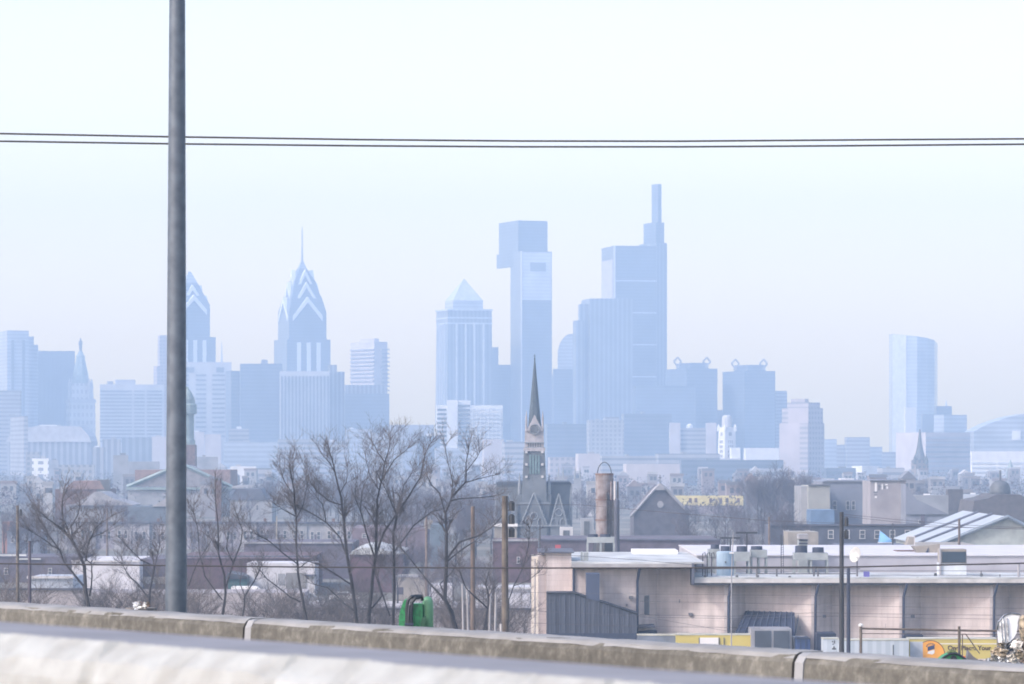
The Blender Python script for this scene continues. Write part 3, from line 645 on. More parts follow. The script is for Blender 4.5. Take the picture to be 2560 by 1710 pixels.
yel = mat('yellow_render', (.60, .52, .24), .8, .08, .3)
blueg = mat('blue_paint', (.10, .17, .28), .6, .1, .5)

# school with pediment and the domed tower behind the lamp column
D = 1300; X = xx(450, D)
t = thing('school', 'grey pedimented school building behind the lamp column', 'school', (X, D, 0))
MB().box(xx(320, D), xx(575, D), D, D+40, 0, zz(1226, D)).build('wall', midg, t)
MB().ext([(xx(330, D), zz(1216, D)), (xx(455, D), zz(1163, D)), (xx(570, D), zz(1216, D))], D, D+40).build('pediment', mat('ped', (.21, .2, .21), .8), t)
mb = MB()
for a, b in (((318, 1217), (455, 1160)), ((455, 1160), (580, 1217))): mb.tube([(xx(a[0], D), D-.5, zz(a[1], D)), (xx(b[0], D), D-.5, zz(b[1], D))], .65, 4)
mb.build('raking_cornice', cop, t)
MB().box(xx(316, D), xx(580, D), D-1.2, D+1, zz(1224, D), zz(1218, D)).build('cornice', cop, t)
MB().box(xx(333, D), xx(573, D), D+6, D+39, zz(1216, D), zz(1175, D)).build('roof', orange, t)
for i, q in enumerate((334, 380, 403, 498, 540)): MB().box(xx(q, D), xx(q+16, D), D-.2, D+.2, zz(1240, D), zz(1229, D)).build('window', lgrey, t)
for q in (340, 372, 410, 500, 545): MB().box(xx(q, D), xx(q+9, D), D-.2, D+.2, zz(1280, D), zz(1262, D)).build('window', wgl, t)
D = 1500; s = D/F; X = xx(466, D); t = thing('domed_tower', 'green-domed school tower half behind the lamp column', 'tower', (X, D, 0))
MB().frust(X, D+4, 0, zz(1112, D), 23*s, 23*s, 22*s, 22*s).build('shaft', brick, t)
MB().lathe(X, D+4, [(20*s, zz(1113, D)), (20*s, zz(1100, D)), (17*s, zz(1099, D)), (17*s, zz(1036, D)), (24*s, zz(1034, D)), (24*s, zz(1012, D)), (20*s, zz(1008, D)), (19*s, zz(998, D)), (13*s, zz(984, D)), (6*s, zz(974, D)), (1*s, zz(966, D))], 16).build('dome', cop, t)
D = 1100; house('chimneyed_house', 'brown house with an orange hipped roof and dark chimneys', 'house', D, 14, (138, 278, 1223), [(160, 1223.2), (185, 1202), (250, 1202), (262, 1223.2)], brick, orange, [], extra=[('chimney', 149, 1201, 159, 1225, slate, .2), ('chimney', 243, 1199, 276, 1238, slate, .3), ('dormer', 152, 1216, 163, 1232, lgrey, .6)])
D = 1000; house('hipped_building', 'wide building with a low pale hipped roof left of the lamp column', 'building', D, 22, (165, 330, 1263), [(180, 1264), (222, 1240), (236, 1230), (255, 1230), (285, 1248), (334, 1262), (334, 1264)], midg, lgrey, [(190, 1274, 196, 1292), (312, 1274, 318, 1292)], extra=[('cornice', 175, 1263, 336, 1268, greyr, .5)])
house('garage', 'teal-roofed flat building directly left of the lamp column', 'building', 960, 20, (320, 425, 1266), [(380, 1266.2), (425, 1240), (425, 1266.2)], mat('teal_w', (.10, .125, .155), .8, .1, .4), lgrey, [])
house('chapel', 'low gabled grey building seen between lamp column and bare trees', 'building', 1050, 20, (575, 680, 1250), [(575, 1250.2), (590, 1222), (650, 1222), (668, 1250.2)], midg, greyr, [(600, 1262, 606, 1275), (640, 1262, 646, 1275)])
hc = thing('chimney_stack', 'lone pinkish brick chimney stack right of the lamp column', 'chimney', (xx(545, 980), 980, 0)); MB().box(xx(538, 980), xx(553, 980), 980, 981.5, 0, zz(1200, 980)).build('stack', brick, hc); MB().box(xx(536, 980), xx(555, 980), 979.8, 981.7, zz(1200, 980), zz(1196, 980)).build('cap', slate, hc)

# terrace of light rowhouses behind the trees
px = 148; k = 0; names = ['first', 'second', 'third', 'fourth', 'fifth', 'sixth', 'seventh', 'eighth', 'ninth', 'tenth', 'eleventh', 'twelfth', 'thirteenth', 'fourteenth', 'fifteenth', 'sixteenth', 'seventeenth', 'eighteenth', 'nineteenth', 'twentieth', 'last']
D = 860
while px < 1010:
    wd = R.choice((42, 46, 50)); c = [lgrey, mat('lilac_r', (.27, .26, .30), .85), mat('pale_r', (.33, .33, .36), .85), midg][R.choice((0, 0, 1, 2, 3))]
    wy = 1327+R.uniform(-2, 2)
    house('rowhouse', '%s rowhouse from the left in the pale flat-roofed terrace behind the bare trees' % names[k], 'rowhouse', D+R.uniform(0, 1.2), 12, (px, px+wd-.5, 1308+R.choice((0, 0, 1.5))), None, c, None,
          [(px+8, wy, px+17, wy+20), (px+wd-18, wy, px+wd-9, wy+20)], group='terrace of pale rowhouses', extra=[('cornice', px, 1304, px+wd-.6, 1309, greyr, .5)]+([('chimney', px+wd*.4, 1296, px+wd*.4+7, 1308, brick, -.2)] if k % 2 else [])+[('door', px+wd/2-3, 1336, px+wd/2+3, 1358, browng, .08)])
    px += wd; k += 1
# warehouses in front of it
house('warehouse', 'long maroon brick warehouse with a grey roof behind the bare trees', 'warehouse', 600, 40, (430, 775, 1396), None, maroon, greyr, [], extra=[('coping', 430, 1389, 775, 1392.5, greyr, .4)])
house('warehouse', 'low dark grey warehouse behind the maroon one, left of the big trees', 'warehouse', 660, 30, (610, 880, 1358), None, browng, greyr, [], extra=[('coping', 608, 1355, 882, 1359, lgrey, .3)])
house('warehouse', 'maroon barrel-roofed warehouse with snow-white roof edge behind the tallest tree', 'warehouse', 595, 36, (875, 1006, 1386), [(873, 1386.2), (880, 1378), (905, 1370), (935, 1368), (965, 1376), (1006, 1384), (1006, 1386.2)], maroon, membrane, [])
house('garage', 'white-walled garage with dark doors in front of the maroon warehouse', 'garage', 585, 12, (617, 787, 1408), None, whw, None, [], extra=[('door', 695, 1434, 712, 1462, midg, .1), ('door', 715, 1432, 766, 1470, mat('dk_door', (.2, .2, .2), .7), .12), ('awning', 762, 1436, 790, 1440, greyr, 1.2)])
house('shed', 'small teal shed right of the lamp column', 'shed', 580, 10, (570, 617, 1447), [(562, 1447.2), (570, 1432), (617, 1440), (619, 1447.2)], mat('teal_s', (.05, .12, .12), .8), dkm, [])
house('warehouse', 'white-walled warehouse behind the leftmost forked tree', 'warehouse', 560, 30, (180, 349, 1404), None, whw, None, [], extra=[('coping', 179, 1401, 350, 1405, wht, .3)])
house('warehouse', 'dark flat building between white warehouse and lamp column', 'warehouse', 565, 25, (350, 432, 1398), None, browng, None, [], extra=[('wall_base', 350, 1442, 431, 1460, tan, .1)])
house('shed', 'low dark building with pale roof edge at the left edge', 'building', 640, 20, (-60, 200, 1392), None, browng, None, [(10, 1420, 20, 1436), (120, 1420, 130, 1436)], extra=[('roof_edge', -60, 1386, 66, 1390, membrane, .3), ('roof_edge', 40, 1396, 102, 1399, membrane, .3)])
house('tower_house', 'narrow orange-brown building at the left edge behind a utility pole', 'building', 820, 8, (5, 24, 1304), None, mat('org_w', (.27, .15, .13), .8), None, [])
house('house', 'blue-grey flat building behind the left utility pole', 'house', 780, 12, (18, 100, 1328), [(18, 1328.2), (30, 1318), (60, 1318), (70, 1328.2)], mat('blue_w', (.16, .19, .25), .8), greyr, [(28, 1340, 36, 1356), (62, 1340, 70, 1356)])
house('depot', 'low shed with pale blue roof line at the left behind shrubs', 'shed', 520, 14, (70, 182, 1444), None, mat('bl_w', (.36, .40, .46), .8), None, [], extra=[('fascia', 68, 1440, 184, 1446, wht, .4)])
house('brick_works', 'lilac-grey brick works behind the middle bare trees', 'building', 760, 30, (880, 1066, 1320), None, mat('lil_b', (.17, .13, .15), .9, .15, .4), None, [(985, 1334, 996, 1344), (905, 1334, 916, 1344)], extra=[('roof_plant', 1060, 1300, 1082, 1322, tan, .5)])
house('garage', 'teal cladded building between the middle poles', 'building', 700, 14, (1076, 1110, 1312), None, mat('teal_c', (.10, .135, .17), .7), None, [])
house('shed', 'beige corner shed under the big middle tree', 'shed', 560, 12, (990, 1062, 1442), None, tan, None, [], extra=[('door', 991, 1468, 1008, 1486, browng, .1), ('coping', 988, 1438, 1064, 1443, lgrey, .2)])
house('long_building', 'long grey-pink single-storey building with dark coping behind the parapet, left part', 'building', 455, 12, (-80, 760, 1482), None, mat('lilac_wall', (.34, .32, .33), .9, .1, .5), None, [], extra=[('coping', -80, 1470, 230, 1475, greyr, .3), ('upper_wall', -80, 1473.5, 229, 1483, MC['lilac_wall'], .02)])
house('long_building', 'long low pink-grey wall with dark coping under the middle trees', 'building', 448, 12, (761, 1366, 1524), None, MC['lilac_wall'], None, [], extra=[('coping', 761, 1520, 1364, 1524.5, greyr, .3)])
house('shed', 'white-roofed low sheds right of the utility pole', 'shed', 520, 16, (1180, 1325, 1472), None, whw, None, [(1200, 1482, 1212, 1492)], extra=[('roof_edge', 1178, 1468, 1327, 1473, wht, .5)])
house('shed', 'white van-like shed beyond the middle trees', 'shed', 540, 8, (1075, 1130, 1462), None, whw, None, [(1090, 1470, 1098, 1480)])
house('brick_works', 'reddish brick building right of the tall utility pole', 'building', 640, 20, (1232, 1345, 1352), None, maroon, None, [(1292, 1392, 1300, 1408)], extra=[('coping', 1230, 1348, 1346, 1353, lgrey, .3)])
house('hall', 'dark lilac flat hall behind the pink building', 'building', 560, 30, (1352, 1800, 1350), None, browng, None, [], extra=[('door', 1388, 1362, 1402, 1376, mat('red_door', (.35, .06, .07), .6), .1), ('coping', 1350, 1347, 1802, 1351, greyr, .3)])
house('kiosk', 'small cream flat-roofed building left of the church front', 'building', 700, 12, (1236, 1292, 1316), None, tan, None, [], extra=[('roof_edge', 1234, 1309, 1294, 1316.3, wh2, .4)])
# yellow building
D = 1350; house('yellow_building', 'long yellow building with maroon windows beyond the gable church', 'building', D, 30, (1690, 1858, 1262), None, mat('lil2', (.3, .27, .3), .9), None, [], extra=[('upper_storey', 1682, 1239, 1858, 1264, yel, .3)]+[('window', q, 1245, q+7, 1256, brick, .5) for q in (1722, 1736, 1773, 1798, 1814, 1842)])
# right-hand blocks
D = 820; house('grey_block', 'pale grey windowless block with blue-grey side at the right middle', 'building', D+3, 20, (2003, 2022, 1216), None, midg, None, [])
house('grey_block', 'blank greenish-grey wall block right of the round tree', 'building', D, 20, (2021, 2075, 1214), None, mat('grn_g', (.27, .28, .27), .85, .08, .2), None, [], extra=[('coping', 2021, 1211, 2076, 1215, slate, .3)])
house('mill_building', 'broad blue-grey mill with white window heads behind the mansard terrace', 'building', 840, 24, (2056, 2262, 1204), [(2056, 1204.2), (2066, 1201), (2262, 1201), (2268, 1204.2)], mat('mill', (.18, .20, .25), .85, .08, .2), mat('mill', None), [(2082, 1252, 2092, 1274), (2115, 1252, 2124, 1274), (2129, 1252, 2138, 1274), (2160, 1252, 2169, 1274)])
D = 800; t = house('graffiti_wall_building', 'tall blank beige-grey party wall with graffiti near the top', 'building', D, 18, (2176, 2264, 1203), None, mat('party', (.28, .27, .29), .88, .08, .3), None, [], extra=[('coping', 2175, 1200.5, 2265, 1203.5, slate, .3)])
g1 = MB(); g2 = MB()
for (a, b, c, d, q) in ((2187, 1206, 2192, 1229, 0), (2196, 1212, 2199, 1226, 1), (2198, 1216, 2204, 1218, 1), (2204, 1210, 2207, 1224, 0), (2210, 1214, 2213, 1222, 1), (2213, 1210, 2219, 1213, 0), (2216, 1216, 2220, 1222, 0), (2184, 1229, 2193, 1232, 1), (2185, 1236, 2193, 1238, 1), (2187, 1240, 2192, 1245, 0)):
    (g2 if q else g1).box(xx(a, D), xx(c, D), D-.03, D+.02, zz(d, D), zz(b, D))
g1.build('graffiti', wh2, t); g2.build('graffiti', slate, t)
house('shed', 'windowless blue metal box below the greenish-grey wall', 'shed', 760, 12, (2028, 2086, 1275), None, blueg, None, [])
house('warehouse', 'dark blue-grey lean-to right of the graffiti wall', 'building', 790, 20, (2264, 2372, 1286), [(2264, 1286), (2264, 1210), (2290, 1248), (2372, 1286)], mat('leanto', (.20, .22, .27), .85), MC['mill'], [(2296, 1300, 2304, 1318)], extra=[('chimney', 2302, 1278, 2312, 1315, browng, .3)])
t = house('mansard_terrace', 'long dark slate terrace with white-framed windows behind the rooftop plant', 'terrace', 650, 14, (1925, 2395, 1314), None, mat('slate_w', (.075, .085, .115), .85, .12, .5), None, [(a, 1325, a+14, 1346) for a in (1906+52, 2010, 2070, 2110, 2149, 2186, 2224, 2262, 2326)], extra=[('coping', 1923, 1310, 2397, 1314.5, greyr, .3)])
t['_o'] = t['_o']
house('house', 'tan rendered house ends between rooftop plant and mansard terrace', 'house', 600, 10, (1970, 2046, 1330), None, tan, None, [(1996, 1334, 2018, 1345)])
D = 590; t = thing('tarp_roof', 'bright blue pyramid tarp roof in front of the mansard terrace', 'canopy', (xx(2214, D), D, 0))
MB().add([(xx(2200, D), D, zz(1356, D)), (xx(2229, D), D, zz(1356, D)), (xx(2229, D), D+3, zz(1356, D)), (xx(2200, D), D+3, zz(1356, D)), (xx(2202, D), D+1, zz(1327, D)), (xx(2229, D), D, zz(1350, D))], [(0, 1, 5, 4), (1, 2, 5), (2, 3, 4, 5), (3, 0, 4), (0, 3, 2, 1)]).build('canvas', mat('blue_tarp', (.15, .34, .62), .6), t)
MB().box(xx(2199, D), xx(2230, D), D-.1, D+3.1, 0, zz(1356, D)).build('wall', wht, t)
# industrial gable hall
D = 560; t = thing('factory_hall', 'large factory hall with pale sheet roof and a wide grey-green gable', 'factory', (xx(2480, D), D, 0))
gwal = mat('gable_sheet', (.27, .30, .29), .7, .12, .6)
L_ = (2334, 1368); Ap = (2518, 1296); Rr = (2660, 1362)
MB().ext([(xx(L_[0], D), 0), (xx(L_[0], D), zz(L_[1], D)), (xx(Ap[0], D), zz(Ap[1], D)), (xx(Rr[0], D), zz(Rr[1], D)), (xx(Rr[0], D), 0)], D, D+55).build('wall', gwal, t)
rl = mat('sheet_roof', (.36, .40, .44), .5, .06, .3)
mb = MB(); x0, z0_, x1, z1_ = xx(2328, D), zz(1371, D)+.15, xx(2518, D), zz(1296, D)+.15
dx = -9.5   # the hall runs back to the left: a skewed roof slope
def skew(mb, ax, az, bx, bz, y0, y1, th, sk): return mb.add([(ax, y0, az), (bx, y0, bz), (bx+sk, y1, bz), (ax+sk, y1, az), (ax, y0, az+th), (bx, y0, bz+th), (bx+sk, y1, bz+th), (ax+sk, y1, az+th)], [(0, 1, 5, 4), (1, 2, 6, 5), (2, 3, 7, 6), (3, 0, 4, 7), (4, 5, 6, 7), (3, 2, 1, 0)])
skew(mb, x0, z0_, x1, z1_, D-.5, D+55, .15, 0); mb.build('roof', rl, t)
skew(MB(), x1+.02, z1_, xx(2664, D), zz(1366, D)+.1, D-.5, D+55, .15, 0).build('roof', rl, t)
for o_ in (16, 34): skew(MB(), x0-.0, z0_+.16, x1, z1_+.16, D+o_, D+o_+2.2, .25, 0).build('roof_rib', greyr, t)
MB().tube([(x0, D-.6, z0_), (x1, D-.6, z1_+.1), (xx(2664, D), D-.6, zz(1366, D)+.1)], .3, 4).build('verge', mat('verge', (.16, .2, .24), .6), t)
MB().box(xx(2412, D), xx(2640, D), D-2.4, D+.1, zz(1375, D), zz(1366, D)).build('fascia', wh2, t)
MB().box(xx(2414, D), xx(2640, D), D-2, D+.05, 0, zz(1375, D)).build('glazed_wall', lgrey, t)
for q in range(15):
    a = 2417+q*14
    window(t, a, 1377, a+13, 1401, D, wht, y=-2.02)
MB().box(xx(2290, D-20), xx(2440, D-20), D-20, D-3, 0, zz(1362, D-20)).build('annex', tan, t)
MB().box(xx(2284, D-22), xx(2288, D-22), D-22, D-21.6, 0, zz(1342, D-22)).build('vent_pipe', wht, t); MB().tube([(xx(2286, D-22), D-21.8, zz(1343, D-22)), (xx(2268, D-22), D-21.8, zz(1341, D-22))], .16, 6).build('vent_pipe', wht, t)
MB().ext([(xx(2262, 520), zz(1390, 520)), (xx(2272, 520), zz(1343, 520)), (xx(2285, 520), zz(1343, 520)), (xx(2285, 520), zz(1362, 520)), (xx(2302, 520), zz(1398, 520)), (xx(2262, 520), zz(1398, 520))], 520, 523).build('duct', tan, t)
house('shed', 'long grey roof band in front of the mansard terrace', 'shed', 545, 20, (2110, 2282, 1366), None, greyr, None, [], extra=[('roof_edge', 2108, 1363, 2284, 1367, wht, .3)])

# gable church
D = 900; t = thing('brick_church', 'brick gable church with a round window and roof cross', 'church', (xx(1650, D), D, 0))
MB().ext([(xx(1585, D), 0), (xx(1585, D), zz(1286, D)), (xx(1640, D), zz(1222, D)), (xx(1650, D), zz(1214, D)), (xx(1662, D), zz(1222, D)), (xx(1722, D), zz(1286, D)), (xx(1722, D), 0)], D, D+30).build('wall', mat('chbrick', (.095, .09, .105), .9, .15, .5), t)
mb = MB().tube([(xx(1576, D), D-.3, zz(1292, D)), (xx(1640, D), D-.3, zz(1219, D)), (xx(1650, D), D-.3, zz(1211, D))], .35, 4); mb.tube([(xx(1650, D), D-.3, zz(1211, D)), (xx(1662, D), D-.3, zz(1219, D)), (xx(1732, D), D-.3, zz(1292, D))], .35, 4); mb.build('raking_coping', lgrey, t)
MB().ext([(xx(1637, D), zz(1225, D)), (xx(1645, D), zz(1214, D)), (xx(1650, D), zz(1208, D)), (xx(1656, D), zz(1214, D)), (xx(1664, D), zz(1225, D))], D-.9, D+.5).build('gable_cap', lgrey, t)
MB().box(xx(1649.2, D), xx(1650.8, D), D-.2, D, zz(1210, D), zz(1187, D)).box(xx(1645.5, D), xx(1654.5, D), D-.2, D, zz(1195.2, D), zz(1193.5, D)).build('cross', dkm, t)
mb = MB(); cxr, cz, rr = xx(1651, D), zz(1261, D), 8*D/F; pts = [(cxr+rr*math.cos(k*math.pi/8), cz+rr*1.1*math.sin(k*math.pi/8)) for k in range(16)]; mb.ext(pts, D-.2, D+.1); mb.build('round_window', lgrey, t)

# ---- the stone church with the tall spire
D = 850; s = D/F
def E(px, y): return (xx(px, D), zz(y, D))
stn = mat('church_stone', (.12, .135, .15), .9, .12, .4); lst = mat('church_trim', (.19, .21, .235), .85, .1, .6); belf = mat('belfry_stone', (.34, .325, .34), .85, .1, .8)
t = thing('stone_church', 'dark stone church with a tall pointed spire and pinnacles', 'church', (xx(1337, D), D, 0))
def arc_window(mb, cx, y0, y1, hw, y=0, th=.15):
    pts = [E(cx-hw, y1), E(cx-hw, y0+hw*1.4), E(cx-hw*.6, y0+hw*.5), E(cx, y0), E(cx+hw*.6, y0+hw*.5), E(cx+hw, y0+hw*1.4), E(cx+hw, y1)]
    return mb.ext(pts[::-1], D+y-th, D+y+.1)
MB().ext([E(1240, 1376), E(1240, 1262), E(1242, 1208), E(1430, 1208), E(1430, 1262), E(1430, 1376)], D+9, D+45).build('nave', stn, t)
MB().ext([E(1239, 1212), E(1244, 1205), E(1426, 1205), E(1431, 1212)], D+8.6, D+45).build('roof', mat('church_roof', (.06, .075, .10), .8, .1, .5), t)
MB().box(*[xx(1244, D), xx(1294, D)], D+2, D+9.2, 0, zz(1300, D)).build('aisle', stn, t); MB().box(xx(1378, D), xx(1428, D), D+2, D+9.2, 0, zz(1300, D)).build('aisle', stn, t)
# tower
MB().frust(xx(1337, D), D+5, 0, zz(1258, D), 37*s, 4.5, 36*s, 4.5).build('tower_base', stn, t)
MB().box(xx(1299, D), xx(1375, D), D+.2, D+1, zz(1260, D), zz(1256, D)).build('string_course', lst, t)
MB().frust(xx(1336, D), D+5, zz(1258, D), zz(1174, D), 31*s, 3.8, 28.5*s, 3.6).build('tower', stn, t)
MB().frust(xx(1336, D), D+5, zz(1174, D), zz(1128, D), 28*s, 3.5, 26*s, 3.3).build('tower', stn, t)
for y in (1130, 1161, 1192):
    for q in (1316, 1356): MB().box(xx(q-3, D), xx(q+3, D), D+1.0, D+2.4, zz(y+3, D), zz(y-3, D)).build('quoin', wht, t)
MB().box(xx(1309, D), xx(1363, D), D+1.4, D+8.4, zz(1128, D), zz(1119, D)).build('cornice', belf, t)
MB().frust(xx(1336, D), D+5, zz(1120, D), zz(1068, D), 24.5*s, 3, 23*s, 2.9).build('belfry', belf, t)
for y in (1107, 1119): MB().box(xx(1311, D), xx(1361, D), D+1.7, D+2.3, zz(y+1, D), zz(y-1.5, D)).build('string_course', lst, t)
for k in range(4):
    mb = MB(); arc_window(mb, 1325.5+k*7.2, 1136, 1185, 2.4, y=1.45, th=.25); mb.build('louvre', mat('louvre_green', (.12, .19, .2), .8), t)
for k in range(6): MB().box(xx(1320+k*6, D), xx(1322+k*6, D), D+1.85, D+2.2, zz(1117, D), zz(1108, D)).build('arcade_opening', slate, t)
MB().ext([E(1314, 1078), E(1324, 1062), E(1336.5, 1036), E(1349, 1062), E(1359, 1078)], D+1.7, D+2.6).build('gable', belf, t)
mb = MB(); pts = [(xx(1336.5, D)+10*s*math.cos(k*math.pi/10), zz(1073, D)+10*s*math.sin(k*math.pi/10)) for k in range(20)]; mb.ext(pts, D+1.45, D+1.9); f = mb.build('round_window', slate, t)
mb = MB()
for k in range(20): mb.tube([(xx(1336.5, D)+12*s*math.cos(a), D+1.5, zz(1073, D)+12*s*math.sin(a)) for a in (k*math.pi/10, (k+1)*math.pi/10)], .12, 4)
mb.build('window_ring', lst, f)
MB().lathe(xx(1337, D), D+5, [(17.5*s*1.05, zz(1072, D)), (15.5*s, zz(1042, D)), (10*s, zz(985, D)), (5*s, zz(935, D)), (1.6*s, zz(898, D)), (2.4*s, zz(894, D)), (.3*s, zz(892, D))], 8, .39).build('spire', mat('spire_slate', (.05, .07, .085), .8, .1, .8), t)
MB().box(xx(1336.4, D), xx(1337.6, D), D+4.9, D+5.1, zz(893, D), zz(884, D)).box(xx(1334, D), xx(1340, D), D+4.9, D+5.1, zz(889.4, D), zz(888, D)).build('cross', dkm, t)
for q in (1316, 1357): MB().lathe(xx(q, D), D+2.2, [(3*s, zz(1078, D)), (2.6*s, zz(1046, D)), (.2*s, zz(1026, D))], 8).build('pinnacle', belf, t)
for q, yb, yt in ((1299, 1236, 1182), (1373, 1236, 1182), (1240, 1330, 1208), (1427, 1318, 1214)):
    MB().lathe(xx(q, D), D+2.5, [(4.5*s, zz(yb, D)), (4*s, zz((yb+yt)/2, D)), (3*s, zz((yb+yt)/2-2, D)), (.3*s, zz(yt, D))], 8).build('pinnacle', lst, t)
    MB().box(xx(q-5, D), xx(q+5, D), D+1.7, D+3.4, 0, zz(yb, D)).build('buttress', stn, t)
for cx_, hw, ya, yb in ((1335, 32, 1234, 1310), (1397, 21, 1236, 1312), (1272, 21, 1236, 1312)):
    MB().ext([E(cx_-hw, yb), E(cx_, ya), E(cx_+hw, yb)], D-.3, D+2.2).build('gable', stn, t)
    mb = MB(); a = E(cx_-hw, yb); b = E(cx_, ya-2); c = E(cx_+hw, yb)
    mb.tube([(a[0], D-.45, a[1]), (b[0], D-.45, b[1])], .16, 4); mb.tube([(b[0], D-.45, b[1]), (c[0], D-.45, c[1])], .16, 4)
    for k in range(1, 8):
        for A_, B_ in ((a, b), (c, b)): mb.box(A_[0]+(B_[0]-A_[0])*k/8-.16, A_[0]+(B_[0]-A_[0])*k/8+.16, D-.55, D-.3, A_[1]+(B_[1]-A_[1])*k/8+.05, A_[1]+(B_[1]-A_[1])*k/8+.5)
    mb.build('gable_coping', lst, t)
    MB().box(xx(cx_-hw, D), xx(cx_+hw, D), D-.25, D+2.1, 0, zz(yb, D)-.01).build('wall', stn, t)
    r_ = 9; cy_ = 1281 if hw < 30 else 1290
    mb = MB()
    for k in range(16): mb.tube([(xx(cx_, D)+r_*s*math.cos(u), D-.4, zz(cy_, D)+r_*s*math.sin(u)) for u in (k*math.pi/8, (k+1)*math.pi/8)], .16, 4)
    f = mb.build('rose_window', lst, t); MB().ext([(xx(cx_, D)+(r_-1.4)*s*math.cos(k*math.pi/8), zz(cy_, D)+(r_-1.4)*s*math.sin(k*math.pi/8)) for k in range(16)], D-.42, D-.3).build('pane', wgl, f)
    for o_ in (-.5, .5):
        q = cx_+o_*hw
        mb = MB(); pts = [E(q-7, 1312), E(q-7, 1304), E(q-4, 1298), E(q, 1295), E(q+4, 1298), E(q+7, 1304), E(q+7, 1312)]
        for A_, B_ in zip(pts, pts[1:]): mb.tube([(A_[0], D-.42, A_[1]), (B_[0], D-.42, B_[1])], .13, 4)
        mb.build('arch', lst, t)
MB().box(xx(1246, D), xx(1426, D), D-.6, D+.1, zz(1316, D), zz(1312, D)).build('string_course', lst, t)
D = 800
for l, a, b in (('white porch block at the foot of the church, right', 1400, 1432), ('white arched doorway block right of the church', 1452, 1482)):
    t = house('porch', l, 'porch', D, 5, (a, b, 1318 if a == 1400 else 1296), None, wht if a == 1400 else midg, None, [], extra=[('doorway', a+8, 1326 if a == 1400 else 1303, b-8, 1342, slate, .1)])
far = thing('stone_church', 'distant hazy twin-turreted church right of the spire church', 'church', (xx(1410, 1500), 1500, 0))
D = 1500; s = D/F
for q in (1402, 1444):
    MB().box(xx(q-9, D), xx(q+9, D), D, D+4, 0, zz(1196, D)).build('tower', midg, far)
    for o_ in (-6, 6): MB().lathe(xx(q+o_, D), D+.6, [(2.2*s, zz(1197, D)), (1.8*s, zz(1180, D)), (.2*s, zz(1166, D))], 6).build('pinnacle', midg, far)
MB().box(xx(1411, D), xx(1435, D), D+1, D+20, 0, zz(1212, D)).build('nave', midg, far)

# ---- rusty silo with hoop and stack
D = 470; s = D/F; X = xx(1512, D)
t = thing('silo', 'rusty streaked cylindrical silo with a hoop on top', 'silo', (X, D, 0))
MB().lathe(X, D+2, [(21*s, zz(1345, D)), (22.5*s, zz(1188, D)), (22.5*s, zz(1183, D))], 24).build('shell', rustm, t, smooth=False)
for y in (1186, 1249, 1300): MB().lathe(X, D+2, [(23.2*s, zz(y+2, D)), (23.2*s, zz(y-1, D))], 24).build('ring', mat('rust_ring', (.16, .10, .08), .8), t)
MB().lathe(X, D+2, [(24*s, zz(1345, D)), (30*s, zz(1380, D)), (30*s, 0)], 8).build('base', dkm, t)
mb = MB().tube([(X+17.5*s*math.cos(a)*1.0, D+2, zz(1186, D)+(22+0)*s*0+30*s*math.sin(a)) for a in [k*math.pi/12 for k in range(13)]], .05, 6); mb.build('hoop', dkm, t)
for k in range(5): MB().tube([(X+(6+k*4)*s, D+2-24.6*s*.9, zz(1345, D)), (X+(6+k*4)*s, D+2-24.6*s*.9, zz(1230+k*6, D))], .06, 4).build('pipe', dkm, t)
mb = MB()
for q in (22, 34): mb.tube([(X+q*s, D-.5, zz(1250, D)), (X+q*s, D-.5, 0)], .12, 5)
mb.build('leg', dkm, t)
t = thing('exhaust_stack', 'slim pale-topped exhaust stack beside the rusty silo', 'chimney', (xx(1540, D), D, 0))
MB().lathe(xx(1537, D), D-.5, [(3*s, zz(1262, D)), (3*s, zz(1203, D))], 10).build('flue', wht, t); MB().lathe(xx(1544, D), D-.5, [(2.2*s, zz(1262, D)), (2.2*s, zz(1204, D))], 10).build('flue', dkm, t)
MB().lathe(xx(1541, D), D-.5, [(6.5*s, 0), (6.5*s, zz(1252, D)), (5*s, zz(1246, D))], 12).build('casing', greyr, t); MB().lathe(xx(1528, D), D-.2, [(2.5*s, zz(1250, D)), (2.5*s, zz(1204, D))], 8).build('flue', rustm, t)

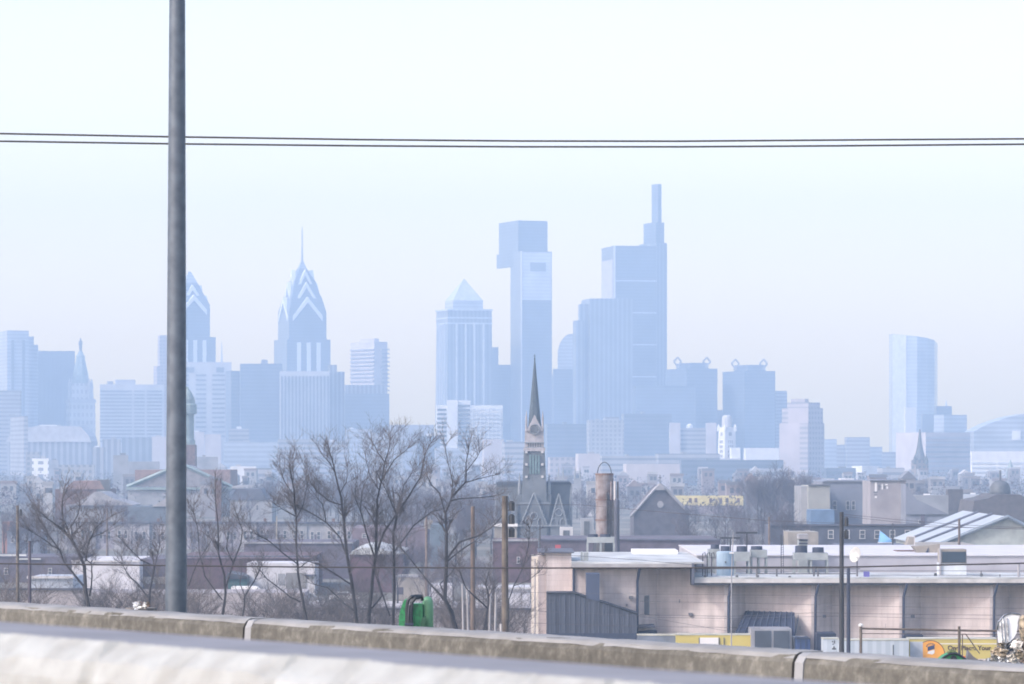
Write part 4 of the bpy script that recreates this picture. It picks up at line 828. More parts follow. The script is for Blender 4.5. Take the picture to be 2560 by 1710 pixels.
# ================================================================= THE PINK BUILDING
def pink_mat():
    m = mat('pink_render', (.56, .505, .49), .9, .05, .35, bump=.05, col2=(.46, .415, .41)); t = m.node_tree; N = t.nodes.new; L = t.links.new; b = t.nodes['Principled BSDF']
    src = b.inputs['Base Color'].links[0].from_socket; g = N('ShaderNodeNewGeometry')
    mp = N('ShaderNodeMapping'); mp.inputs['Scale'].default_value = (1.3, 1.3, .09); L(g.outputs['Position'], mp.inputs[0])
    n = N('ShaderNodeTexNoise'); n.inputs['Scale'].default_value = 1.0; n.inputs['Detail'].default_value = 6; L(mp.outputs[0], n.inputs['Vector'])
    mr = N('ShaderNodeMapRange'); mr.inputs[1].default_value = .3; mr.inputs[2].default_value = .7; mr.inputs[3].default_value = .82; mr.inputs[4].default_value = 1.08; L(n.outputs[0], mr.inputs[0])
    s = N('ShaderNodeSeparateXYZ'); L(g.outputs['Position'], s.inputs[0]); c = N('ShaderNodeCombineXYZ'); L(s.outputs[0], c.inputs[0]); L(s.outputs[2], c.inputs[1])
    k = N('ShaderNodeTexBrick'); k.inputs['Scale'].default_value = 1; k.inputs['Brick Width'].default_value = 1.2; k.inputs['Row Height'].default_value = .6; k.inputs['Mortar Size'].default_value = .018
    k.inputs['Color1'].default_value = (1, 1, 1, 1); k.inputs['Color2'].default_value = (.95, .94, .94, 1); k.inputs['Mortar'].default_value = (.8, .79, .8, 1); L(c.outputs[0], k.inputs[0])
    v1 = N('ShaderNodeVectorMath'); v1.operation = 'SCALE'; L(src, v1.inputs[0]); L(mr.outputs[0], v1.inputs['Scale'])
    v2 = N('ShaderNodeVectorMath'); v2.operation = 'MULTIPLY'; L(v1.outputs[0], v2.inputs[0]); L(k.outputs[0], v2.inputs[1]); L(v2.outputs[0], b.inputs['Base Color']); return m
pinkw = pink_mat()
clad = facade('clad_sheet', (.060, .072, .10), (.042, .05, .072), 50, 1.1, 'v', .5, .55)
navy = mat('navy_metal', (.028, .04, .075), .6, .1, 1)
D = 400
pb = thing('storage_building', 'large pale pink flat-roofed building with stepped bays and dark downspouts', 'building', (xx(1950, D), D, 0))
def zig(px, dd): return (xx(px, D), D+dd*(.6 if 4.9 < dd < 5.1 else 1))
ze = zz(1457, D); zl = zz(1417, D)
spts = [1592, 1820, 2037, 2257, 2483, 2709]; inn = [1645, 1868, 2086, 2310, 2532]
# left (taller) piece
MB().prism([zig(1430, 0), zig(1592, 0), zig(1592, 14), zig(1430, 14)], 0, zl).build('wall', pinkw, pb)
MB().prism([zig(1366, 2.5), zig(1429.5, 2.5), zig(1429.5, 16), zig(1366, 16)], 0, zz(1384, D)).build('wall', pinkw, pb)
MB().prism([zig(1347, 5), zig(1365.5, 3.2), zig(1365.5, 16), zig(1347, 16)], 0, zz(1392, D)).build('wall', pinkw, pb)
MB().prism([zig(1330, 7), zig(1346.5, 6), zig(1346.5, 16), zig(1330, 16)], 0, zz(1396, D)).build('wall', mat('cream', (.45, .42, .38), .8), pb)
MB().box(xx(1345, D), xx(1436, D), D+2, D+16.5, zz(1384, D), zz(1380.5, D)).build('coping', greyr, pb)
for q in (1338, 1352, 1358): MB().tube([(xx(q, D), D+4, 2), (xx(q, D), D+4, zz(1400, D))], .08, 6).build('conduit', lgrey, pb)
for i, a in enumerate(spts[:-1]):
    b = spts[i+1]; c = inn[i]; top_ = zl if i == 0 else ze
    MB().prism([zig(a+.5, .05), zig(c, 5), zig(c, 9), zig(a+.5, 9)], 0, (zz(1417, D) if i == 0 else ze)).build('wall', pinkw, pb)
    if i == 0:
        MB().prism([zig(c+.05, 5.02), zig(1727, 1.6), zig(1727, 9), zig(c+.05, 9)], 0, zl).build('wall', pinkw, pb)
        MB().prism([zig(1727.1, 1.6), zig(b, 0), zig(b, 9), zig(1727.1, 9)], 0, ze).build('wall', pinkw, pb)
    else: MB().prism([zig(c+.05, 5.02), zig(b, 0), zig(b, 9), zig(c+.05, 9)], 0, ze).build('wall', pinkw, pb)
    MB().box(xx(b-9, D), xx(b, D), D-.12, D-.004, 0, ze).build('pilaster', mat('pil', (.46, .43, .435), .85), pb)
    MB().tube([(xx(b+3+(6 if i else 3), D), D-.75, ze+.1), (xx(b+7, D), D-.7, ze-.4), (xx(b+1, D), D-.4, zz(1492, D)), (xx(b, D), D-.35, 0)], .14, 8).build('downspout', navy, pb)
MB().tube([(xx(1600, D), D-1.3, zl+.1), (xx(1597, D), D-1.1, zl-.4), (xx(1593, D), D-.35, zz(1455, D)), (xx(1593, D), D-.3, 0)], .14, 8).build('downspout', navy, pb)
MB().tube([(xx(1434, D), D-.15, zl), (xx(1434, D), D-.15, zz(1482, D))], .12, 6).build('downspout', navy, pb)
# eaves
MB().box(xx(1428, D), xx(1728, D), D-1.5, D+14, zl, zl+.35).build('fascia', mat('fascia', (.33, .33, .34), .7), pb)
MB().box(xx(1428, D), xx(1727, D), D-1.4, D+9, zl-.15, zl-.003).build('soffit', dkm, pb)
MB().box(xx(1735, D), xx(2760, D), D-.9, D+20, ze+.02, ze+.42).build('fascia', mat('fascia_light', (.5, .5, .5), .7), pb)
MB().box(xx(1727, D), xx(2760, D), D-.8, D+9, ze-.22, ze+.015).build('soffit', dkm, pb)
MB().box(xx(1727.5, D), xx(1734.6, D), D-1.6, D+10, ze-.1, zl+.4).build('step_trim', greyr, pb)
MB().box(xx(1429, D), xx(1760, D), D-.8, D+40, zl+.352, zl+.52).build('roof', membrane, pb)
MB().box(xx(1736, D), xx(2758, D), D-.9, D+16, ze+.43, ze+.6).build('roof', membrane, pb)
MB().box(xx(1760.5, D), xx(2758, D), D+16.3, D+60, ze+.3, zz(1390, D+16)).build('upper_wall', mat('upper_wall_m', (.36, .36, .40), .8, .08, .3), pb)
MB().box(xx(1759, D), xx(2760, D), D+16.1, D+60.2, zz(1390, D+16), zz(1387, D+16)).build('parapet_cap', whw, pb)
MB().box(xx(1436, D), xx(1583, D), D+42, D+44, zl, zz(1385, D+42)).build('parapet_cap', whw, pb)
MB().box(xx(1583, D+30), xx(1695, D+30), D+30, D+38, zl+.5, zz(1376, D+30)).build('skylight', wh2, pb)
MB().box(xx(1604, D+26), xx(1668, D+26), D+26, D+29.5, zl+.5, zz(1398, D+26)).build('roof_hatch', greyr, pb)
# clad annex with its tall box
DA = D-5; ax = lambda p: xx(p, DA); az = lambda y: zz(y, DA)
MB().ext([(ax(1367), az(1583)), (ax(1367), az(1482)), (ax(1435), az(1481.5)), (ax(1592), az(1532)), (ax(1592), az(1583))], DA, D-.01).build('annex', clad, pb)
MB().ext([(ax(1466), az(1496)), (ax(1466), az(1434)), (ax(1499), az(1434)), (ax(1499), az(1504))], DA-.15, D-1).build('annex_tower', mat('blue_slab', (.045, .062, .11), .6, .06, .5), pb)
mb = MB()
for a, b in (((1366, 1482), (1435, 1481.5)), ((1435, 1481.5), (1466, 1492)), ((1499, 1502), (1593, 1533))): mb.tube([(ax(a[0]), DA-.15, az(a[1])), (ax(b[0]), DA-.15, az(b[1]))], .12, 4)
mb.build('annex_flashing', dkm, pb)
MB().box(ax(1367), ax(1592), DA-.1, D-.02, 0, az(1583)).build('annex_base', navy, pb)
mb = MB()
for k in range(18): q = 1374+k*12.2; yt_ = 1484 if q < 1435 else 1482+(q-1435)*.325; mb.box(ax(q), ax(q)+.08, DA-.07, DA+.01, az(1583), az(yt_+2 if not 1463 < q < 1502 else 1506))
mb.build('annex_seam', mat('seam', (.085, .1, .14), .5), pb)
# openings, lamps, vents
f = MB().box(xx(1607, D), xx(1624.5, D), D+1.2, D+1.9, zz(1538, D), zz(1490, D)).build('window', mat('grey_frame', (.12, .15, .18), .6), pb)
MB().box(xx(1609, D), xx(1622.5, D), D+1.1, D+1.5, zz(1536, D), zz(1492, D)).build('pane', wgl, f)
for q, y in ((1728, 1537), (2063, 1542), (2285, 1542), (1577, 1493)):
    dl = {1728: 1.6, 2063: 3*26/45, 2285: 3*28/53, 1577: 0}[q]; k_ = MB().box(xx(q-5, D), xx(q+5, D), D+dl-.35, D+dl+.3, zz(y+3.5, D), zz(y-3.5, D)); k_.build('wall_lamp', mat('lampg', (.16, .16, .18), .5), pb)
MB().box(xx(1598, D), xx(1636, D), D-1.8, D+4, zz(1567, D), zz(1562, D)).build('canopy', greyr, pb); MB().box(xx(1597, D), xx(1642, D), D-1.2, D+4, zz(1583, D), zz(1577, D)).build('canopy', navy, pb)
mb = MB(); A_ = [(xx(1868, D), D+2.9, zz(1530, D)), (xx(1987, D), D+.2, zz(1531, D)), (xx(1978, D), D-5, zz(1585, D)), (xx(1826, D), D-5, zz(1585, D))]
mb.add(A_+[(x, y, z-.25) for x, y, z in A_], [(0, 1, 2, 3), (7, 6, 5, 4), (0, 4, 5, 1), (1, 5, 6, 2), (2, 6, 7, 3), (3, 7, 4, 0)]); aw = mb.build('awning', navy, pb)
mb = MB()
for k in range(9):
    u = (k+.5)/9; p = Vector(A_[0]).lerp(Vector(A_[1]), u); q = Vector(A_[3]).lerp(Vector(A_[2]), u)
    mb.tube([p+Vector((0, 0, .05)), q+Vector((0, 0, .05))], .06, 4)
mb.build('awning_seam', mat('seam2', (.06, .08, .13), .5), aw)
MB().ext([(xx(1987.3, D), zz(1531, D)), (xx(1987.3, D), zz(1545, D)), (xx(1979, D), zz(1585, D)), (xx(1977, D), zz(1585, D))], D-4.9, D-4.6).build('awning_gable', navy, aw)
DD_ = D-9
dx_ = thing('loading_booth', 'grey framed loading booth with two dark doors under the awning', 'booth', (xx(1930, DD_), DD_, 0))
MB().box(xx(1878, DD_), xx(1979, DD_), DD_+.1, DD_+5, 0, zz(1572, DD_)).build('shell', mat('booth', (.26, .27, .30), .6), dx_)
for a, b in ((1887, 1928), (1934, 1974)): MB().box(xx(a, DD_), xx(b, DD_), DD_, DD_+.3, 0, zz(1577, DD_)).build('door', mat('booth_door', (.05, .065, .09), .5), dx_)
def bin_(l, x0, x1, y0, D, m, h2=None):
    t = thing('waste_container', l, 'waste container', (xx((x0+x1)/2, D), D, 0))
    MB().box(xx(x0, D), xx(x1, D), D, D+2, 0, zz(y0, D)).build('body', m, t)
    MB().ext([(xx(x0-1, D), zz(y0, D)), (xx(x0+3, D), zz(y0-5, D)), (xx(x1-4, D), zz(y0-5, D)), (xx(x1+1, D), zz(y0, D))], D-.1, D+2.1).build('lid', navy, t)
    for q in (x0+(x1-x0)*.3, x0+(x1-x0)*.65): MB().box(xx(q, D), xx(q+1.5, D), D-.08, D+.02, 0, zz(y0+2, D)).build('rib', navy, t)
bin_('navy blue waste container right of the loading booth', 1990, 2026, 1598, 390, mat('bin_blue', (.03, .06, .16), .5))
bin_('dark navy container with sloped lid behind the white trailer', 2042, 2090, 1586, 394, navy)
bin_('dark navy container half hidden behind the yellow trailer', 2259, 2308, 1590, 397, navy)
MB().box(xx(1982, 392), xx(2014, 392), 392, 394, 0, zz(1592, 392)).build('cabinet', wht); bpy.data.objects['cabinet']; tag(bpy.data.objects['cabinet'], 'pale utility cabinet behind the navy waste container', 'cabinet')

# trailers
def trailer(l, x0, x1, y0, D, m, mats_extra=()):
    t = thing('trailer', l, 'trailer', (xx((x0+x1)/2, D), D, 0)); zt_ = zz(y0, D); zb = 1.1
    MB().box(xx(x0, D), xx(x1, D), D, D+2.5, zb, zt_).build('body', m, t)
    MB().box(xx(x0, D)-.04, xx(x1, D)+.04, D-.05, D+2.55, zt_, zt_+.09).build('roof_rail', mat('rail_cream', (.45, .45, .38), .6), t)
    for q in (x1-12, x1-36, x0+12): MB().lathe(0, 0, [(.5, -.15), (.5, .15)], 14)
    for q in (x1-14, x1-40, x0+14):
        mb = MB(); r = .5; pts = [(xx(q, D)+r*math.cos(k*math.pi/8), .5+r*math.sin(k*math.pi/8)) for k in range(16)]; wv_ = mb.ext(pts, D+.1, D+.45).build('wheel', dkm, t)
        MB().ext([(xx(q, D)+.25*math.cos(k*math.pi/6), .5+.25*math.sin(k*math.pi/6)) for k in range(12)], D+.07, D+.12).build('rim', steel, wv_)
    return t
DT = 384; yt2 = mat('trailer_yellow', (.50, .42, .12), .5, .05, .5)
t = trailer('yellow box trailer with an orange emblem and lettering behind the scrap', 2273, 2492, 1598, DT, yt2)
z1 = zz(1598, DT); z2 = zz(1612, DT)
MB().box(xx(2310, DT), xx(2492, DT), DT-.02, DT+.01, zz(1610.5, DT), zz(1608.5, DT)).build('stripe', wh2, t)
MB().box(xx(2275, DT), xx(2307, DT), DT-.03, DT+.02, zz(1652, DT), zz(1604, DT)).build('front_panel', mat('tr_grey', (.42, .46, .52), .6), t)
orm = mat('logo_orange', (.72, .33, .04), .5, .04, 1)
c0 = 2326; cy0 = 1637; rr = 36
pts = [(xx(2307.5, DT), zz(1672, DT))]+[(xx(c0+rr*math.cos(a), DT), zz(cy0-rr*math.sin(a), DT)) for a in [math.radians(122-k*9) for k in range(19)]]+[]
pts = [p for p in pts]
MB().ext(pts, DT-.04, DT-.01).build('emblem', orm, t)
mb = MB()
for k in range(18):
    a, b = math.radians(122-k*9), math.radians(113-k*9); mb.tube([(xx(c0+rr*math.cos(u), DT), DT-.05, zz(cy0-rr*math.sin(u), DT)) for u in (a, b)], .035, 4)
mb.build('emblem_ring', brick, t)
hb = mat('logo_navy', (.03, .045, .13), .5)
MB().ext([(xx(2319, DT), zz(1627, DT)), (xx(2319, DT), zz(1617, DT)), (xx(2336, DT), zz(1612, DT)), (xx(2336, DT), zz(1622, DT))], DT-.07, DT-.03).build('emblem_block', hb, t)
MB().ext([(xx(2318, DT), zz(1634, DT)), (xx(2320, DT), zz(1629, DT)), (xx(2336, DT), zz(1624, DT)), (xx(2336, DT), zz(1633, DT)), (xx(2330, DT), zz(1636, DT))], DT-.065, DT-.03).build('emblem_block', wh2, t)
for k in range(6):
    a = math.radians(165-k*25); q, y = 2327+11*math.cos(a), 1618-9*math.sin(a)
    MB().ext([(xx(q+1.6*math.cos(u), DT), zz(y+1.6*math.sin(u), DT)) for u in [j*math.pi/4 for j in range(8)]][::-1], DT-.075, DT-.03).build('emblem_dot', hb, t)
def text(body, x, y, size, D, m, par_):
    c = bpy.data.curves.new('lettering', 'FONT'); c.body = body; c.size = size; c.extrude = .012; c.offset = .02
    tmp = bpy.data.objects.new('lettering', c); COL.objects.link(tmp); c.space_character = 1.02; bpy.context.view_layer.update()
    me = bpy.data.meshes.new_from_object(tmp.evaluated_get(bpy.context.evaluated_depsgraph_get())); bpy.data.objects.remove(tmp)
    o = bpy.data.objects.new('lettering', me); COL.objects.link(o); o.rotation_euler = (math.radians(90), 0, 0)
    po = Vector(par_['_o']); o.location = Vector((xx(x, D), D-.03, zz(y, D)))-po; o.parent = par_; me.materials.clear(); me.materials.append(m)
    return o
text('One Place. Your', 2369, 1625, .64, DT, mat('let_brown', (.07, .035, .012), .6), t)
t = trailer('yellow box trailer with white doors left of the loading booth', 1690, 1877, 1588, 392, yt2)
for a, b in ((1748, 1796),): MB().box(xx(a, 392), xx(b, 392), 391.93, 392.02, 1.2, zz(1594, 392)).build('door', wh2, t)
for q in (1747, 1797, 1809): MB().box(xx(q, 392), xx(q+2, 392), 391.9, 392.02, 1.2, zz(1594, 392)).build('door_post', slate, t)
t = trailer('slate-roofed grey container left of the yellow trailer', 1594, 1689, 1589, 393, mat('cont_grey', (.16, .19, .24), .6))
t = trailer('long white box trailer right of the twin poles', 2098, 2272, 1601, 382, facade('trailer_white', (.44, .50, .56), (.37, .43, .49), 50, .9, 'v', .5, .5))
MB().box(xx(2232, 382), xx(2234, 382), 381.95, 382.02, 1.2, zz(1612, 382)).build('door_post', slate, t)
t = trailer('short white trailer with a dark scrawl left of the twin poles', 2058, 2097, 1598, 383.5, MC['trailer_white'])
mb = MB()
for a, b, c, d in ((2080, 1602, 2083, 1606), (2085, 1601, 2088, 1609), (2081, 1609, 2084, 1612), (2080, 1620, 2090, 1624), (2083, 1616, 2087, 1620)): mb.box(xx(a, 383.5), xx(c, 383.5), 383.46, 383.52, zz(d, 383.5), zz(b, 383.5))
mb.build('scrawl', slate, t)
for q, y, w_, h_ in ((1700, 1500, 5, 9), (1790, 1556, 7, 6), (2000, 1566, 8, 10), (2215, 1560, 7, 12), (2420, 1530, 6, 8), (1565, 1510, 4, 5), (1567, 1523, 3, 4)):
    dq = {1700: 2.2, 1790: .7, 2000: .8, 2215: .9, 2420: 1.3}.get(q, 0); MB().box(xx(q, D), xx(q+w_, D), D+dq-.18, D+dq+.4, zz(y+h_, D), zz(y, D)).build('meter_box', mat('meter', (.2, .2, .22), .6), pb)

# ---- rooftop plant
plant = mat('plant_grey', (.27, .30, .31), .6, .1, .8); ztop = ze+.6
def condenser(l, x0, x1, ya, yb, D, cowls, zb, group=None):
    t = thing('cooling_unit', l, 'cooling unit', (xx((x0+x1)/2, D), D, zb), group)
    MB().box(xx(x0, D), xx(x1, D), D, D+2.6, zz(yb, D), zz(ya, D)).build('casing', plant, t)
    for q in (x0+1, (x0+x1)/2, x1-1):
        MB().frust(xx(q, D), D+.2, zb, zz(yb, D), .1, .1, .1, .1).build('leg', plant, t); MB().frust(xx(q, D), D+2.3, zb, zz(yb, D), .1, .1, .1, .1).build('leg', plant, t)
    for a, b, y in cowls:
        r = (b-a)/2/F*D; MB().lathe(xx((a+b)/2, D), D+1.3, [(r*1.02, zz(ya, D)), (r*.98, zz(y, D)), (r*.85, zz(y, D)), (r*.8, zz(y+2, D))], 18).build('fan_cowl', navy, t)
condenser('raised cooling unit with twin dark fans left of the silo foot', 1468, 1536, 1343, 1357, 440, [(1469, 1495, 1336), (1501, 1527, 1336)], zl+.5)
condenser('cooling unit with one dark fan behind the blue tank', 1772, 1800, 1373, 1392, 412, [(1778, 1800, 1362)], ztop)
condenser('cooling unit with two dark fans right of the blue tank', 1802, 1874, 1380, 1403, 409, [(1803, 1826, 1366), (1843, 1868, 1366)], ztop)
condenser('cooling unit with one wide dark fan in the middle of the roof', 1878, 1918, 1375, 1394, 411, [(1879, 1908, 1366)], ztop)
condenser('large cooling unit with two tall dark fans left of the utility pole', 1986, 2070, 1382, 1400, 409, [(1990, 2020, 1365), (2033, 2062, 1369)], ztop)
t = thing('storage_tank', 'upright pale blue cylindrical tank on the roof edge', 'tank', (xx(1814, 404), 404, ztop)); MB().lathe(xx(1814, 404), 405, [(.92, ztop), (.92, zz(1381, 404)), (.8, zz(1379, 404))], 20).build('shell', mat('tank_blue', (.26, .36, .46), .5, .06, .6), t, smooth=False); MB().box(xx(1812, 404), xx(1816, 404), 404.0, 404.15, zz(1408, 404), zz(1403, 404)).build('hatch', slate, t)
for l, a, b, y, q in (('lower T-shaped dark mast over the blue tank', 1800, 1850, 1344, 1826), ('higher T-shaped dark mast right of the blue tank', 1840, 1893, 1331, 1867)):
    t = thing('antenna_mast', l, 'mast', (xx(q, 412), 412, ztop)); MB().box(xx(q-1.5, 412), xx(q+1.5, 412), 411.9, 412, ztop, zz(y, 412)).build('pole', dkm, t); MB().box(xx(a, 412), xx(b, 412), 411.8, 411.9, zz(y+3, 412), zz(y-1.5, 412)).build('crossbar', dkm, t)
t = thing('vent_stack', 'grey louvred vent stack behind the large cooling unit', 'vent', (xx(2007, 416), 416, ztop)); MB().box(xx(1997, 414), xx(2019, 414), 414, 416, ztop, zz(1350, 414)).build('shaft', plant, t)
MB().box(xx(1996, 414), xx(2020, 414), 413.7, 416.1, zz(1347, 414), zz(1336, 414)).build('hood', lgrey, t)
for y in (1349, 1357): MB().box(xx(1997, 414), xx(2019, 414), 413.9, 414.1, zz(y+3, 414), zz(y, 414)).build('louvre', navy, t)
t = thing('ladder_mast', 'thin lattice mast standing left of the large cooling unit', 'mast', (xx(1955, 410), 410, ztop)); mb = MB().tube([(xx(1953, 410), 410, ztop), (xx(1953, 410), 410, zz(1336, 410))], .05, 5).tube([(xx(1959, 410), 410, ztop), (xx(1958, 410), 410, zz(1340, 410))], .03, 4)
for k in range(14): mb.tube([(xx(1953, 410), 410, ztop+.3+k*.25), (xx(1959, 410), 410, ztop+.45+k*.25)], .025, 3)
mb.build('lattice', dkm, t)
t = thing('satellite_dish', 'tilted pale satellite dish on the roof right of the utility pole', 'satellite dish', (xx(2143, 406), 406, ztop))
mb = MB(); mb.lathe(0, 0, [(.0, -.16), (.35, -.11), (.62, -.02), (.86, .14), (.86, .17), (.6, .03), (.3, -.06), (.001, -.1)], 22)
from mathutils import Matrix
Mx = Matrix.Translation((xx(2140, 406), 406, zz(1387, 406))) @ Matrix.Rotation(math.radians(-52), 4, 'Z') @ Matrix.Rotation(math.radians(78), 4, 'X')
mb.v = [tuple(Mx @ Vector(v)) for v in mb.v]; mb.build('dish', mat('dish', (.45, .46, .45), .5), t, smooth=True)
MB().tube([(xx(2143, 406), 406.1, ztop), (xx(2143, 406), 406.1, zz(1396, 406))], .06, 6).build('post', dkm, t); MB().tube([(xx(2143, 406), 406.1, zz(1396, 406)), (xx(2140, 406), 405, zz(1392, 406))], .04, 5).build('feed_arm', dkm, t)
t = thing('vent_hood', 'boxy rooftop hood with a large dark opening on a white base', 'vent', (xx(2384, 405), 405, ztop))
MB().box(xx(2350, 405), xx(2416, 405), 405, 408, ztop, zz(1408, 405)).build('base', mat('hood_white', (.52, .57, .62), .7), t)
MB().box(xx(2352, 405), xx(2416, 405), 404.9, 408, zz(1408, 405), zz(1373, 405)).build('hood', tan, t); MB().box(xx(2355, 405), xx(2414, 405), 404.8, 405, zz(1406, 405), zz(1379, 405)).build('opening', mat('opn', (.025, .045, .07), .4), t)
MB().box(xx(2349, 405), xx(2352.5, 405), 404.8, 405.4, zz(1440, 405), zz(1372, 405)).build('side_pipe', lgrey, t)
t = thing('roof_cabin', 'small white cabin with a dark slot behind the roof parapet', 'cabin', (xx(2272, 430), 430, ztop)); MB().box(xx(2243, 430), xx(2300, 430), 430, 434, ztop, zz(1379, 430)).build('wall', wh2, t); MB().box(xx(2252, 430), xx(2280, 430), 429.95, 430.1, zz(1400, 430), zz(1396, 430)).build('slot', slate, t); MB().box(xx(2242, 430), xx(2302, 430), 429.8, 434.1, zz(1379, 430), zz(1377, 430)).build('roof', brick, t)
t = thing('duct_cover', 'tan folded duct cover with a triangular dark gap beside the vent hood', 'duct', (xx(2330, 425), 425, ztop)); d_ = 425
MB().ext([(xx(2283, d_), zz(1366, d_)), (xx(2350, d_), zz(1360, d_)), (xx(2350, d_), zz(1398, d_)), (xx(2306, d_), zz(1398, d_))], d_, d_+3).build('shell', tan, t); MB().ext([(xx(2306, d_), zz(1397, d_)), (xx(2321, d_), zz(1368, d_)), (xx(2321, d_), zz(1397, d_))], d_-.1, d_+.1).build('gap', navy, t); MB().box(xx(2304, d_), xx(2350, d_), d_-.4, d_+3, ztop, zz(1398, d_)).build('curb', mat('curb', (.4, .46, .52), .7), t)
mb = MB(); pr2 = thing('pipe_rack', 'long dark pipe rack running along the roof edge', 'pipe rack', (xx(1950, 402), 402, ztop))
for y, a, b in ((1417, 1700, 2150), (1421.5, 1655, 2150), (1434, 1890, 2140)): MB().box(xx(a, 402), xx(b, 402), 402, 402.12, zz(y+1.6, 402), zz(y-1, 402)).build('pipe', mat('pipe_g', (.12, .12, .13), .6), pr2)
for y, a, b in ((1427, 2150, 2760), (1438, 2176, 2760), (1412, 2418, 2470)): MB().box(xx(a, 402), xx(b, 402), 402, 402.1, zz(y+.8, 402), zz(y-.6, 402)).build('pipe', MC['pipe_g'], pr2)
for q in (1763, 1892, 1942, 2035, 2045, 2143): MB().box(xx(q-2, 402), xx(q+2, 402), 401.9, 402.2, ztop, zz(1417, 402)).build('support', MC['pipe_g'], pr2)
for q in range(3): MB().tube([(xx(1757+q*11, 403), 403, ztop), (xx(1757+q*11, 403), 403, zz(1384, 403)), (xx(1762+q*11, 403), 403, zz(1381, 403)), (xx(1764+q*11, 403), 403, zz(1390, 403))], .06, 5).build('riser', dkm, pr2)
for i, (q, y) in enumerate(((1763, 1441), (1843, 1441), (1895, 1441), (1975, 1443), (2152, 1446), (2295, 1446), (2466, 1450), (2340, 1436), (2455, 1437))):
    o = MB().frust(xx(q, 398.9), 399.4, zz(y+4, 399), zz(y-3, 399), .16, .16, .12, .12).build('vent_stub', slate, origin=(xx(q, 399), 399.4, zz(y+4, 399))); tag(o, 'stubby dark vent along the roof edge of the pink building', 'vent', 'stub vents on the roof edge')
o = MB().box(xx(2160, 401), xx(2174, 401), 401, 401.7, ztop, zz(1429, 401)).build('roof_box', mat('violet', (.11, .10, .34), .6), origin=(xx(2167, 401), 401, ztop)); tag(o, 'small violet box on the roof behind the pole', 'box')
for i, (q, y) in enumerate(((2453, 1426), (2500, 1436), (2547, 1408))):
    o = MB().tube([(xx(q, 401), 401, ztop), (xx(q, 401), 401, zz(y, 401))], .06 if i < 2 else .14, 6).build('roof_post', MC['pipe_g'] if i < 2 else lgrey, origin=(xx(q, 401), 401, ztop)); tag(o, ('thin short rod on the roof right of the vent hood', 'short dark rod near the roof edge at far right', 'pale grey post on the roof at the right edge')[i], 'post')
for i, (q, w_, y, m_) in enumerate(((1452, 5, 1379, plant), (1459, 12, 1381, plant), (1444, 10, 1402, wh2))):
    o = MB().box(xx(q, 403), xx(q+w_, 403), 403, 404, zl+.52, zz(y, 403)).build('roof_vent', m_, origin=(xx(q, 403), 403, zl+.52)); tag(o, ('thin grey flue at the left end of the pink roof', 'grey box vent at the left end of the pink roof', 'white low curb box at the left end of the pink roof')[i], 'vent')

# ================================================================= POLES AND WIRES
wood = mat('pole_wood', (.12, .105, .09), .9, .2, 1.5, col2=(.06, .05, .045)); woodo = mat('pole_orange', (.14, .11, .095), .9, .15, 1)
def upole(label, px, yt, D, wpx, m=wood, gear=0, arm=None, lean=0):
    t = thing('utility_pole', label, 'utility pole', (xx(px, D), D, 0)); z1 = zz(yt, D); r = wpx/2/F*D
    MB().tube([(xx(px, D)+lean, D, 0), (xx(px, D)+lean*.5, D, z1*.5), (xx(px, D), D, z1)], [r*1.25, r*1.1, r*.85], 10).build('pole', m, t)
    if gear:
        for k in range(gear): MB().lathe(xx(px, D)+r*2.0, D+.1*k, [(r*.9, z1-.9-.8*k), (r*.9, z1-.4-.8*k), (r*.3, z1-.3-.8*k)], 8).build('insulator', dkm, t)
    if arm: MB().box(xx(px-arm, D), xx(px+arm, D), D-.1, D+.1, z1-.8, z1-.6).build('crossarm', m, t)
    return t
upole('tallest brown utility pole right of the bare trees', 1262, 1240, 230, 17, gear=3, lean=.05)
upole('dark utility pole in front of the pink building', 2104, 1280, 240, 12, dkm, gear=2)
upole('short thick dark pole touching the taller one before the pink building', 2121, 1420, 236, 10, navy)
upole('brown utility pole in the middle of the bare trees', 1182, 1266, 300, 11, woodo, lean=0)
upole('brown utility pole at the left edge', 44, 1264, 330, 8, gear=1)
upole('shorter grey pole, second from the left edge', 74, 1352, 300, 9, browng)
upole('pole with orange upper part behind the left tree', 268, 1270, 700, 5, woodo)
upole('thin greenish pole among the rowhouses', 692, 1290, 700, 4, tan)
upole('weathered pole with pale band between the middle trees', 1066, 1290, 500, 6, woodo)
upole('slim brown pole behind the rooftop masts', 1923, 1292, 520, 5.5, woodo)
upole('slim brown pole before the factory hall roof', 2398, 1297, 480, 6.5, woodo)
upole('thin dark pole before the mansard terrace', 2232, 1308, 540, 3.5, dkm)
upole('thin grey pole right of the church front', 1350, 1295, 420, 3, dkm)
upole('short pole stub at the foot of the tallest utility pole', 1252, 1560, 228, 6, wht)
for i, q in enumerate((1156, 1168, 1226, 1240)):
    upole(('first', 'second', 'third', 'fourth')[i]+' of the pale weathered posts by the tall utility pole', q, 1460+i*7, 260+i*6, 6, lgrey, lean=.5*(1 if i < 2 else -1)*(.5))
t = thing('street_lamp', 'thin pale lamp column in front of the pink building', 'street lamp', (xx(1831, 340), 340, 0)); MB().tube([(xx(1828, 340), 340, 0), (xx(1829, 340), 340, zz(1440, 340)), (xx(1833, 340), 340, zz(1330, 340))], [.07, .055, .045], 8).build('pole', lgrey, t); MB().box(xx(1824, 340), xx(1834, 340), 339.8, 340.2, zz(1384, 340), zz(1381, 340)).build('lamp_head', wh2, t)
t = thing('pipe_gantry', 'brown pipe gantry with posts and a slanted brace before the pink building', 'gantry', (xx(2150, 200), 200, 0)); D = 200
for q, y in ((2152, 1562), (2398, 1566), (2640, 1578)): MB().tube([(xx(q, D), D, 0), (xx(q, D), D, zz(y, D))], .075, 8).build('post', wood, t)
